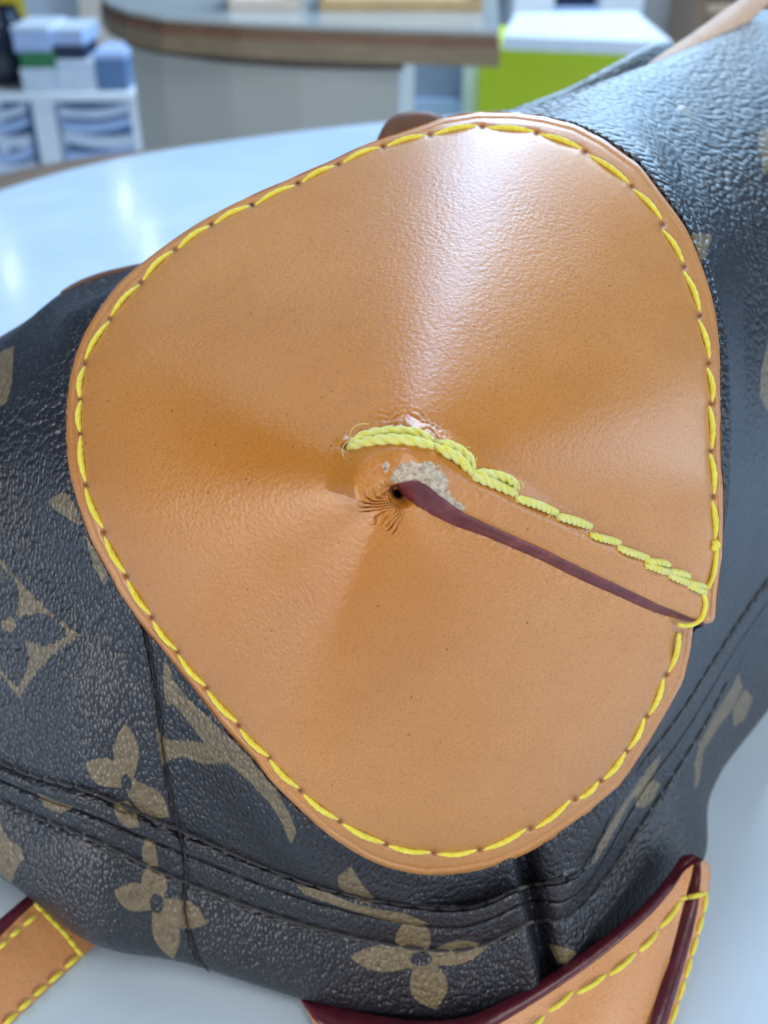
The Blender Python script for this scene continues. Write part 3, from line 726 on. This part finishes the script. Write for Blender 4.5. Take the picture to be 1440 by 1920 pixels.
ribbon([A+np.array([0, 0.10, -0.30]), Cc+np.array([0, 0.5, 0])], M['strap'], 'strap_back', strap)
# its end: a second painted edge and the layer folded behind
m_ = 30
L1 = crv([(1302,1616),(1300,1640),(1285,1690),(1256,1790),(1219,1920),(1195,2000)], m_); L2 = crv([(1314,1618),(1314,1650),(1308,1705),(1286,1800),(1251,1920),(1226,2000)], m_)
L3 = crv([(1318,1610),(1332,1628),(1327,1690),(1306,1775),(1274,1880),(1240,2000)], m_)
zz = np.interp(np.linspace(0, 1, m_), [0, 1], [2.15, 0.05])
E1 = PZ(L1[:, 0]-1, L1[:, 1], zz)
fc_ = B[-1]+(Cc[-1]-B[-1])*np.linspace(0, 1.0, m_)[:, None]; fc2 = B[-4]+(Cc[-4]-B[-4])*np.linspace(0, 1.0, m_)[:, None]-np.array([0, 0, 0.03])
E1b = E1+np.array([0, 0.05, -0.06]); E2 = PZ(L2[:, 0], L2[:, 1], zz-0.03); E3 = PZ(L3[:, 0], L3[:, 1], np.maximum(zz-0.12, 0.03))
end_e = ribbon([E1+(E2-E1)*k+np.array([0.2, -0.2, 0.9])*(0.06*math.sin(math.pi*k)) for k in np.linspace(0, 1, 7)], M['edge2'], 'end_edge', strap)
ribbon([fc2, fc_-np.array([0, 0, 0.05]), E1b, E2-np.array([0, 0, 0.06])], M['strap'], 'strap_end', strap)
fold_l = ribbon([E2, (E2+E3)/2+np.array([0.03, 0, 0.03]), E3, E3+np.array([-0.1, 0.3, -0.4])], M['strap'], 'folded_layer', strap)
fold = ribbon([PZ(Tout[-14:, 0], Tout[-14:, 1], zt[-14:])+np.array([0.0, 0.0, 0.02]), P(crv([(1262,1660),(1285,1632),(1312,1614),(1318,1612)], 14)[:, 0], crv([(1262,1660),(1285,1632),(1312,1614),(1318,1612)], 14)[:, 1], project(PZ(Tin[-14:, 0], Tin[-14:, 1], zt[-14:]))[2]-0.02)], M['edge2'], 'edge', strap)
def mesh_cast(obs, px, py, dflt):
    V = []; Fq = []; o_ = 0
    for ob in obs:
        org = np.array(ob.matrix_basis.translation)+(np.array(ob.parent['_org']) if False else 0)
        vv = np.array([tuple(v.co) for v in ob.data.vertices])/CM+np.array(ob['_org'])/CM
        V += [tuple(q) for q in vv]; Fq += [tuple(i+o_ for i in p.vertices) for p in ob.data.polygons]; o_ += len(vv)
    bv = BVHTree.FromPolygons(V, Fq); out = []
    for x, y, d0 in zip(px, py, dflt):
        r = raydir(x, y).ravel(); h_ = bv.ray_cast(tuple(CAM), tuple(r/np.linalg.norm(r)))
        out.append(project(np.array(tuple(h_[0])))[2] if h_[0] is not None else np.nan)
    out = np.array(out); ok = ~np.isnan(out)
    if ok.sum() == 0: return dflt
    return np.interp(np.arange(len(out)), np.nonzero(ok)[0], out[ok])
def strap_stitch(a, b, z0, z1, par, rad=0.052, bow=4, mat='thread', lift=0.05, on=None):
    k = np.linspace(0, 1, 16); a = np.array(a, float); b = np.array(b, float); dv = b-a; nv = np.array([-dv[1], dv[0]])/np.hypot(*dv)
    if nv[1] < 0: nv = -nv
    q = a+dv*k[:, None]+nv*(bow*np.sin(np.pi*k))[:, None]
    w = PZ(q[:, 0], q[:, 1], z0+(z1-z0)*k); px_, py_, d_ = project(w)
    d_ = mesh_cast(on or [par], q[:, 0], q[:, 1], d_)
    v, f = tube(P(q[:, 0], q[:, 1], d_-(-0.06+(0.06+lift)*np.sin(np.pi*k)**0.5)), rad*(0.6+0.4*np.sin(np.pi*k)**0.5), 10, 2, 0.12, 9)
    link('stitch', v, f, M[mat], par)
for a, b, z0, z1 in [((1277,1688),(1236,1740),1.95,1.85),((1233,1745),(1197,1784),1.85,1.65),((1192,1785),(1141,1828),1.62,1.45),((1136,1826),(1081,1862),1.42,1.2),((1073,1858),(1028,1896),1.2,1.0),((1020,1904),(985,1932),1.0,.85)]:
    strap_stitch(a, b, z0, z1, strap)
strap_stitch((1277,1685),(1325,1674), 2.0, 2.05, strap, bow=1, lift=0.10, on=[strap, end_e, fold_l])
for a, b in [((1325,1676),(1319,1712)),((1318,1716),(1308,1752)),((1307,1756),(1297,1792)),((1296,1796),(1285,1834)),((1284,1838),(1272,1876)),((1271,1880),(1258,1920))]:
    strap_stitch(a, b, 1, 1, strap, 0.045, 1, lift=0.06, on=[fold_l, end_e])

# left strap, tilted on the table
n = 24; kk = np.linspace(0, 1, n)
hi = crv([(170,1612),(62,1697),(0,1756),(-90,1840)], n); hi0 = crv([(155,1592),(50,1680),(-12,1733),(-110,1810)], n); lo = crv([(270,1690),(174,1777),(95,1850),(0,1938)], n)
H0 = PZ(hi0[:, 0], hi0[:, 1], np.full(n, 0.95)); H = PZ(hi[:, 0], hi[:, 1], np.full(n, 0.95)); Lw = PZ(lo[:, 0], lo[:, 1], np.full(n, 0.04))
strap2 = ribbon([H+(Lw-H)*k+np.array([0, 0, 1])*(0.08*math.sin(math.pi*k)) for k in np.linspace(0, 1, 8)], M['strap'], 'strap', bag)
ribbon([H0+(H-H0)*k+np.array([0, -0.2, 0.8])*(0.07*math.sin(math.pi*k)) for k in np.linspace(0, 1, 7)], M['edge2'], 'edge', strap2)
ribbon([H0, Lw+np.array([-0.2, 0.25, 0])], M['strap'], 'strap_back', strap2)
def on2(px, py):  # height on the left strap
    f_ = np.clip(((px-62)*0.62+(py-1691)*0.78)/150.0, 0, 1); return 0.95*(1-f_)+0.06
for a, b in [((68,1716),(44,1736)),((38,1741),(20,1757)),((14,1763),(-4,1780)),((-8,1785),(-26,1802)),
             ((148,1792),(122,1815)),((116,1821),(92,1843)),((86,1848),(64,1868)),((58,1874),(36,1894)),((30,1900),(8,1922)),
             ((66,1694),(82,1710)),((80,1708),(98,1726)),((96,1724),(114,1742)),((112,1740),(130,1760)),((128,1758),(142,1776)),((140,1774),(154,1792))]:
    strap_stitch(a, b, on2(*a), on2(*b), strap2, 0.055, 0.5, lift=0.10)

# piping on the far rim at the left, handle tab behind the patch, far panel and pale trim at the top right
q = crv([(118,556),(138,543),(165,530),(205,517),(255,506),(330,492)], 40)
v, f = tube(P(q[:, 0], q[:, 1]-3, np.linspace(22.6, 23.2, 40)), 0.085, 10); link('piping', v, f, M['tabbrown'], bag)
q = crv([(706,262),(722,232),(745,214),(775,208),(808,210),(838,224),(858,250)], 40)
tb = [P(q[:, 0], q[:, 1], np.full(40, 24.0)), P(q[:, 0]+4, q[:, 1]+2, np.full(40, 24.6)), P(q[:, 0]+10, q[:, 1]+16, np.full(40, 26.0))]
inn = crv([(724,270),(740,246),(760,232),(780,228),(802,230),(822,240),(838,262)], 40)
g = [P(inn[:, 0], inn[:, 1]+18, np.full(40, 23.95)), P(inn[:, 0]*.5+q[:, 0]*.5, inn[:, 1]*.5+q[:, 1]*.5, np.full(40, 23.85))]+tb
ribbon(g, M['tabbrown'], 'handle_tab', bag)
q = crv([(905,238),(960,205),(1010,186),(1060,166),(1130,130),(1190,98),(1235,78),(1265,84),(1290,110)], 60)
dd = np.linspace(25.5, 36, 60)
fp = [P(q[:, 0], q[:, 1], dd), P(q[:, 0]+3, q[:, 1]+6, dd-0.25), P(q[:, 0]+16, q[:, 1]+34, dd-0.2), P(q[:, 0]+40, q[:, 1]+95, dd+0.4)]
fp = [P(q[:, 0]+3, q[:, 1]+3, dd+0.5)]+fp
ribbon(fp, M['canvas'], 'far_panel', bag)
q1 = crv([(1150,170),(1195,136),(1235,104),(1295,64),(1345,28),(1395,-8),(1450,-50)], 50); q2 = crv([(1165,190),(1215,150),(1270,124),(1320,104),(1372,70),(1420,28),(1470,-20)], 50)
dd = np.linspace(25, 30.5, 50)
tr = [P(q1[:, 0]+2, q1[:, 1]+4, dd+0.4), P(q1[:, 0], q1[:, 1], dd), P(q1[:, 0]*.5+q2[:, 0]*.5, q1[:, 1]*.5+q2[:, 1]*.5, dd-0.35), P(q2[:, 0], q2[:, 1], dd-0.1)]
tm = ribbon(tr, M['pale'], 'leather_trim', bag)
q = crv([(1300,112),(1340,94),(1385,64),(1425,26),(1470,-20)], 30); v, f = tube(P(q[:, 0], q[:, 1], np.linspace(28.2, 31.2, 30)), 0.07, 8); link('trim_edge', v, f, M['tabbrown'], tm)

# ------------------------------------------------------------------ the white table
def table_mat():
    t = NT('white_laminate'); f = t.noise(11, 6, 0.65, None, 1.2)
    t.set(Base_Color=t.ramp(f, [(0.3, (0.49, 0.61, 0.73)), (0.7, (0.58, 0.70, 0.80))]), Roughness=t.math('ADD', 0.10, t.math('MULTIPLY', t.noise(30, 4), 0.06)), Specular_IOR_Level=0.5)
    t.set(Specular_IOR_Level=0.5); return t.m
M['laminate'] = table_mat()
def wood_mat(name, c1, c2, rough=0.4):
    t = NT(name); f = t.noise(14, 4, 0.6, t.mapped(1, 6, 6), 0.6)
    t.set(Base_Color=t.ramp(f, [(0.3, c1), (0.7, c2)]), Roughness=rough, Normal=t.bump(f, 0.1, 0.001)); return t.m
M['wood'] = wood_mat('brown_wood', (0.20, 0.13, 0.085), (0.28, 0.19, 0.13))
M['darkwood'] = wood_mat('olive_wood', (0.17, 0.13, 0.075), (0.24, 0.185, 0.11))
M['redwood'] = wood_mat('red_wood', (0.15, 0.075, 0.045), (0.20, 0.10, 0.06))
far = PZ(np.array([-700., -300, 0, 150, 300, 500, 700, 900, 1200, 1700]), np.array([640., 455, 357, 314, 283, 254, 231, 214, 200, 190]), 0.0)
far2 = PZ(np.array([-700., -300, 0, 150, 300, 500, 700, 900, 1200, 1700]), np.array([588., 414, 326, 296, 277, 250.5, 228.5, 212.2, 198.6, 189]), -0.3)
frc = crv(far, 60); fr2 = crv(far2, 60)
tbl = empty('table', (0, 30, -75), 'white topped table with a thin brown wooden rim under the handbag', 'table')
plan = np.vstack([frc[:, :2], [[90, -60], [-90, -60]]]); v, f = prism(plan[::-1], -2.5, 0.0); link('tabletop', v, f, M['laminate'], tbl, smooth=False)
plan2 = np.vstack([fr2[:, :2], frc[::-1, :2]+np.array([0, -0.6])]); 
rv = []; 
for z in (-2.7, -0.35): rv.append(np.c_[fr2[:, :2], np.full(60, z)])
rv2 = np.c_[frc[:, :2]+np.array([0, -0.5]), np.full(60, -0.35)]
g = np.stack([rv[0], rv[1], rv2], 1); link('wooden_rim', g.reshape(-1, 3), grid_faces(60, 3)[:, ::-1].copy(), M['wood'], tbl, smooth=False)
v, f = prism([(-20, 0), (20, 0), (20, 40), (-20, 40)], -75, -2.5, 1.0); link('pedestal', v, f, M['laminate'], tbl, smooth=False)
# floor
def floor_mat():
    t = NT('pale_floor'); br = t.n('ShaderNodeTexBrick'); br.inputs['Scale'].default_value = 1.0; br.offset = 0
    br.inputs['Brick Width'].default_value = 0.6; br.inputs['Row Height'].default_value = 0.6; br.inputs['Mortar Size'].default_value = 0.006
    t.l(t.co, br.inputs['Vector'])
    f = t.noise(3, 6, 0.65, None, 1.5); c = t.ramp(f, [(0.35, (0.50, 0.57, 0.66)), (0.55, (0.66, 0.72, 0.80)), (0.7, (0.74, 0.79, 0.86))])
    t.set(Base_Color=t.mix(br.outputs['Fac'], c, (0.35, 0.38, 0.42)), Roughness=0.14); return t.m
M['floor'] = floor_mat()
fl_ = link('floor', [(-900, -300, -75), (900, -300, -75), (900, 1500, -75), (-900, 1500, -75)], [(0, 1, 2, 3)], M['floor'], smooth=False, base=(0, 0, -75)); tag(fl_, kind='structure')

# ------------------------------------------------------------------ things behind
M['ped'] = plain('grey_beige_paint', (0.40, 0.42, 0.39), 0.45, 0.03, 6)
M['glass_edge'] = plain('frosted_glass_edge', (0.38, 0.41, 0.41), 0.15, 0.05, 10)
M['shadowgap'] = plain('dark_moulding', (0.07, 0.055, 0.04), 0.5, 0.05, 20)
edge_px = [(940,57),(800,53),(600,47),(450,41),(300,31),(232,18),(196,4),(184,-12),(200,-30),(300,-42),(600,-46),(935,-46)]
zt_ = -1.7
plan = PZ([q[0] for q in edge_px], [q[1] for q in edge_px], zt_)[:, :2]
cx_, cy_ = plan.mean(0)
t2 = empty('display_table', (cx_, cy_, -75), 'half round wooden display table on a grey beige pedestal behind the white table', 'table')
def ins(pl, k): c = pl.mean(0); d = pl-c; return c+d*(1-k/np.linalg.norm(d, axis=1, keepdims=True))
for z1, z0, k, mt, nm in ((-1.7, -2.3, 0.3, 'glass_edge', 'glass_top'), (-2.3, -3.0, 0.9, 'darkwood', 'tabletop'), (-3.0, -3.9, 0.2, 'redwood', 'red_band'), (-3.9, -6.2, 0.0, 'darkwood', 'rim')):
    v, f = prism(ins(plan, k)[::-1], z0, z1); link(nm, v, f, M[mt], t2, smooth=False)
pp = PZ(np.array([748., 660, 560, 430, 300]), np.array([113., 112, 109, 100, 84]), -6.4)[:, :2]
pl = PZ(np.array([242.]), np.array([70.]), -6.4)[:, :2]
pplan = np.vstack([pp, pl, pl+np.array([[12, 14]]), pp[:1]+np.array([[0, 22]])])
v, f = prism(ins(pplan, -0.8)[::-1], -7.6, -6.2); link('moulding', v, f, M['shadowgap'], t2, smooth=False)
v, f = prism(pplan[::-1], -75, -7.6); link('pedestal', v, f, M['ped'], t2, smooth=False)

def box_thing(name, px0, px1, pyb, y, hgt, dep, cols, label, cat, zb=None, group=None, lid=True):
    """small carton: front face between two traced x at distance y, standing at zb"""
    zb = float(PY(0.5*(px0+px1), pyb, y)[2]) if zb is None else zb
    xa = float(PY(px0, pyb, y)[0]); xb = float(PY(px1, pyb, y)[0])
    c = np.array([(xa+xb)/2, y, zb]); o = empty(name, c, label, cat, group)
    pl = np.array([(xa, y), (xb, y), (xb, y+dep), (xa, y+dep)])
    lz = zb+hgt*0.82 if lid else zb+hgt
    v, f = prism(pl, zb, lz, 0.3); link('carton', v, f, cols[0], o, smooth=False)
    if lid: v, f = prism(ins(pl, -0.25), lz, zb+hgt, 0.2); link('lid', v, f, cols[1], o, smooth=False)
    return o
W = plain('white_card', (0.62, 0.72, 0.84), 0.4); GR = plain('green_card', (0.03, 0.19, 0.07), 0.4); NV = plain('navy_card', (0.008, 0.02, 0.06), 0.4)
BL = plain('blue_card', (0.10, 0.20, 0.38), 0.4); LB = plain('light_blue_card', (0.42, 0.56, 0.85), 0.4); CRM = plain('cream_card', (0.62, 0.56, 0.48), 0.5)
YL = plain('yellow_card', (0.55, 0.42, 0.01), 0.4); DK_ = plain('dark_glaze', (0.012, 0.018, 0.035), 0.12); GREY = plain('grey_lilac_panel', (0.33, 0.33, 0.37), 0.5)
LIME = plain('lime_paint', (0.48, 0.60, 0.010), 0.35, 0.02); WHT = plain('white_paint', (0.76, 0.82, 0.88), 0.25, 0.02); PANEL = plain('blue_grey_panel', (0.26, 0.33, 0.47), 0.3)
TAN = plain('golden_wood', (0.50, 0.36, 0.17), 0.4, 0.1)
# rack of white cartons: low slatted stand and the boxes on it
YB = 300.0
zs = float(PY(100, 172, YB)[2])
st = empty('slatted_stand', (float(PY(100, 172, YB)[0]), YB, -75), 'white slatted stand on the shop floor under the stacked cartons', 'stand')
xl, xr = float(PY(-60, 200, YB)[0]), float(PY(262, 200, YB)[0])
v, f = prism([(xl, YB-3), (xr, YB-3), (xr, YB+30), (xl, YB+30)], zs-2.0, zs, 0.3); link('top_board', v, f, WHT, st, smooth=False)
for a, b in ((64, 104), (-60, -30), (246, 262)):
    x0, x1 = float(PY(a, 200, YB)[0]), float(PY(b, 200, YB)[0])
    v, f = prism([(x0, YB-2), (x1, YB-2), (x1, YB+6), (x0, YB+6)], -75, zs-2.0, 0.3); link('post', v, f, WHT, st, smooth=False)
for k, (ya, yb, tl) in enumerate(((196, 212, 4), (220, 238, 5), (246, 268, -3), (276, 296, 6), (300, 322, 2))):
    za, zb = float(PY(100, ya, YB)[2]), float(PY(100, yb, YB)[2])
    for (a, b) in ((-30, 50), (112, 246)):
        x0, x1 = float(PY(a, 200, YB)[0]), float(PY(b, 200, YB)[0])
        vv = []
        for i, q in enumerate(np.linspace(0, 1, 10)):
            x = x0+(x1-x0)*q; sag = math.sin(q*math.pi)*(-1.2)+tl*0.35*(q-0.5)
            for (yy, z_) in ((YB-1, za+sag), (YB-1, zb+sag), (YB+1, zb+sag), (YB+1, za+sag)): vv.append((x, yy, z_))
        link('slat', np.array(vv), grid_faces(10, 4, True), LB if k % 2 else W, st, smooth=False)
v, f = prism([(xl, YB+26), (xr, YB+26), (xr, YB+28), (xl, YB+28)], -75, zs-2.0); link('back_board', v, f, BL, st, smooth=False)
def H_(pya, pyb, y): return float(PY(100, pya, y)[2]-PY(100, pyb, y)[2])
box_thing('carton', 44, 105, 168, YB, H_(125, 168, YB), 14, (W, W), 'white carton on the stand under the green box', 'box', zb=zs)
box_thing('carton', 40, 106, 125, YB+0.5, H_(97, 125, YB), 14, (GR, GR), 'dark green box lying on a white carton', 'box', zb=zs+H_(125, 168, YB), lid=False)
box_thing('carton', 108, 180, 160, YB+1, H_(108, 166, YB), 14, (W, W), 'large white carton below the navy box', 'box', zb=zs)
box_thing('carton', 100, 160, 103, YB+2, H_(80, 104, YB), 14, (NV, NV), 'navy blue box stacked on the large white carton', 'box', zb=zs+H_(108, 166, YB), lid=False)
box_thing('carton', 184, 240, 158, YB+2, H_(92, 164, YB), 16, (BL, LB), 'blue carton with a pale blue lid at the end of the stand', 'box', zb=zs)
box_thing('carton', 28, 96, 95, YB+1.5, H_(46, 96, YB), 18, (LB, W), 'pale blue carton on top of the green box', 'box', zb=zs+H_(97, 168, YB))
box_thing('carton', 97, 156, 80, YB+3, H_(47, 80, YB), 18, (LB, W), 'pale blue carton on top of the navy box', 'box', zb=zs+H_(108, 166, YB)+H_(80, 104, YB))
box_thing('tall_box', 46, 150, 44, 470, 26, 14, (W, W), 'tall off white box standing behind the cartons', 'box', zb=-75+0.0 if False else float(PY(100, 60, 470)[2]), lid=False)
box_thing('tall_box', 160, 236, 96, 450, 45, 14, (CRM, CRM), 'cream box beside the curved end of the display table', 'box', zb=float(PY(200, 100, 450)[2]), lid=False)
box_thing('small_box', -6, 38, 40, 440, 8, 10, (YL, YL), 'small yellow box at the back of the cartons', 'box', zb=float(PY(20, 42, 440)[2]), lid=False)
sh = empty('back_shelf', (-100, 500, -75), 'pale shelf unit standing far behind the cartons', 'shelf')
xa, xb = float(PY(-300, 60, 455)[0]), float(PY(245, 60, 455)[0])
v, f = prism([(xa, 430), (xb, 430), (xb, 520), (xa, 520)], -75, min(float(PY(20, 42, 440)[2]), float(PY(100, 60, 470)[2]), float(PY(200, 100, 450)[2]))-0.2, 0.3); link('cabinet', v, f, W, sh, smooth=False)
# dark vase at the left border
vz = zs; vx = float(PY(15, 150, 312)[0])
prof = [(3, 0), (6.2, 1.1), (7.4, 6), (7.6, 10.5), (7.0, 15), (6, 18), (5.6, 19.5)]
pr = crv(prof, 24); ph = np.linspace(0, 2*np.pi, 28, endpoint=False)
vv = np.stack([vx+pr[:, 0][:, None]*np.cos(ph), 312+pr[:, 0][:, None]*np.sin(ph), vz+pr[:, 1][:, None]+0*ph], -1)
vs_ = link('dark_vase', vv.reshape(-1, 3), grid_faces(24, 28, True), DK_, base=(vx, 312, vz)); tag(vs_, 'dark glossy blue vase at the edge of the photo beside the cartons', 'vase')
# lime counter
zc = -19.3
ft_ = PZ(np.array([944., 1262.]), np.array([67., 79.]), zc)[:, :2]; bk_ = PZ(np.array([1192., 966.]), np.array([21., 24.]), zc)[:, :2]
cplan = np.vstack([ft_, bk_]); cc = cplan.mean(0)
ct = empty('lime_counter', (cc[0], cc[1], -75), 'lime green counter with a thick white top behind the handbag', 'counter')
v, f = prism(cplan, zc-2.9, zc, 0.25); link('white_top', v, f, WHT, ct, smooth=False)
lp = cplan.copy(); lp[0, 0] = float(PY(898, 150, lp[0, 1]+2)[0]); lp[3, 0] = lp[0, 0]+2; lp[:2, 1] += 2; lp[2:, 1] -= 2; lp[1, 0] -= 2
v, f = prism(lp, -75, zc-2.9); link('lime_body', v, f, LIME, ct, smooth=False)
# white cabinet beside it
yc = 300.0
cb = empty('white_cabinet', (float(PY(825, 150, yc)[0]), yc, -75), 'white cabinet frame with a blue grey panel between the display table and the lime counter', 'cabinet')
def slab(nm, a, b, ya, yb, y0, y1, mt, par):
    x0, x1 = float(PY(a, 150, y0)[0]), float(PY(b, 150, y0)[0]); z1, z0 = float(PY(800, ya, y0)[2]), float(PY(800, yb, y0)[2])
    v, f = prism([(x0, y0), (x1, y0), (x1, y1), (x0, y1)], z0, z1, 0.15); return link(nm, v, f, mt, par, smooth=False)
slab('side_post', 752, 777, 40, 330, yc, yc+20, WHT, cb); slab('side_post', 868, 894, 40, 330, yc, yc+20, WHT, cb)
slab('panel', 778, 867, 40, 186, yc+3, yc+6, PANEL, cb); slab('base_board', 778, 867, 187, 330, yc+1, yc+8, LB, cb)
# shelves further back at the top border
yk = 420.0
bc = empty('back_cabinet', (float(PY(1070, 10, yk)[0]), yk, -75), 'white cabinet with a dark opening far behind the lime counter', 'cabinet')
slab('side_post', 955, 1028, -60, 200, yk, yk+30, WHT, bc); slab('side_post', 1112, 1190, -60, 200, yk, yk+30, WHT, bc); slab('dark_opening', 1028, 1112, -60, 16, yk+10, yk+12, NV, bc); slab('lower_front', 1028, 1112, 17, 200, yk+4, yk+30, LB, bc)
gp = empty('grey_panel', (float(PY(1245, 40, 330)[0]), 330, -75), 'grey lilac panel standing right of the white cabinet', 'panel')
slab('board', 1196, 1300, -60, 300, 345, 350, GREY, gp)
wp = empty('wooden_cabinet', (float(PY(1330, 40, 320)[0]), 320, -75), 'brown wooden cabinet at the upper right behind the bag', 'cabinet')
slab('side_panel', 1284, 1306, -60, 300, 318, 350, M['wood'], wp); slab('front_panel', 1306, 1470, -60, 8, 322, 350, M['shadowgap'], wp); slab('rail', 1306, 1470, 9, 28, 320, 350, M['pale'], wp); slab('lower_panel', 1306, 1470, 29, 300, 321, 350, M['wood'], wp)
# goods on the display table
tz = zt_
def tray(a, b, pyb, y, h, mt, label):
    x0, x1 = float(PY(a, pyb, y)[0]), float(PY(b, pyb, y)[0]); o = empty('tray', ((x0+x1)/2, y, tz), label, 'tray')
    v, f = prism([(x0, y), (x1, y), (x1, y+14), (x0, y+14)], tz, tz+h*0.25, 0.1); link('base', v, f, mt, o, smooth=False)
    for (xx, ww) in ((x0, 0.8), (x1-0.8, 0.8)):
        v, f = prism([(xx, y), (xx+ww, y), (xx+ww, y+14), (xx, y+14)], tz+h*0.25, tz+h, 0.1); link('side', v, f, mt, o, smooth=False)
    v, f = prism([(x0+0.8, y+13), (x1-0.8, y+13), (x1-0.8, y+14), (x0+0.8, y+14)], tz+h*0.25, tz+h, 0.1); link('back', v, f, mt, o, smooth=False); return o
tray(600, 905, 16, 165, 6, TAN, 'golden wooden tray standing on the display table')
tray(430, 560, 14, 166, 6, CRM, 'cream tray left of the golden tray on the display table')
for o in bpy.data.objects:
    if '_org' in o: del o['_org']
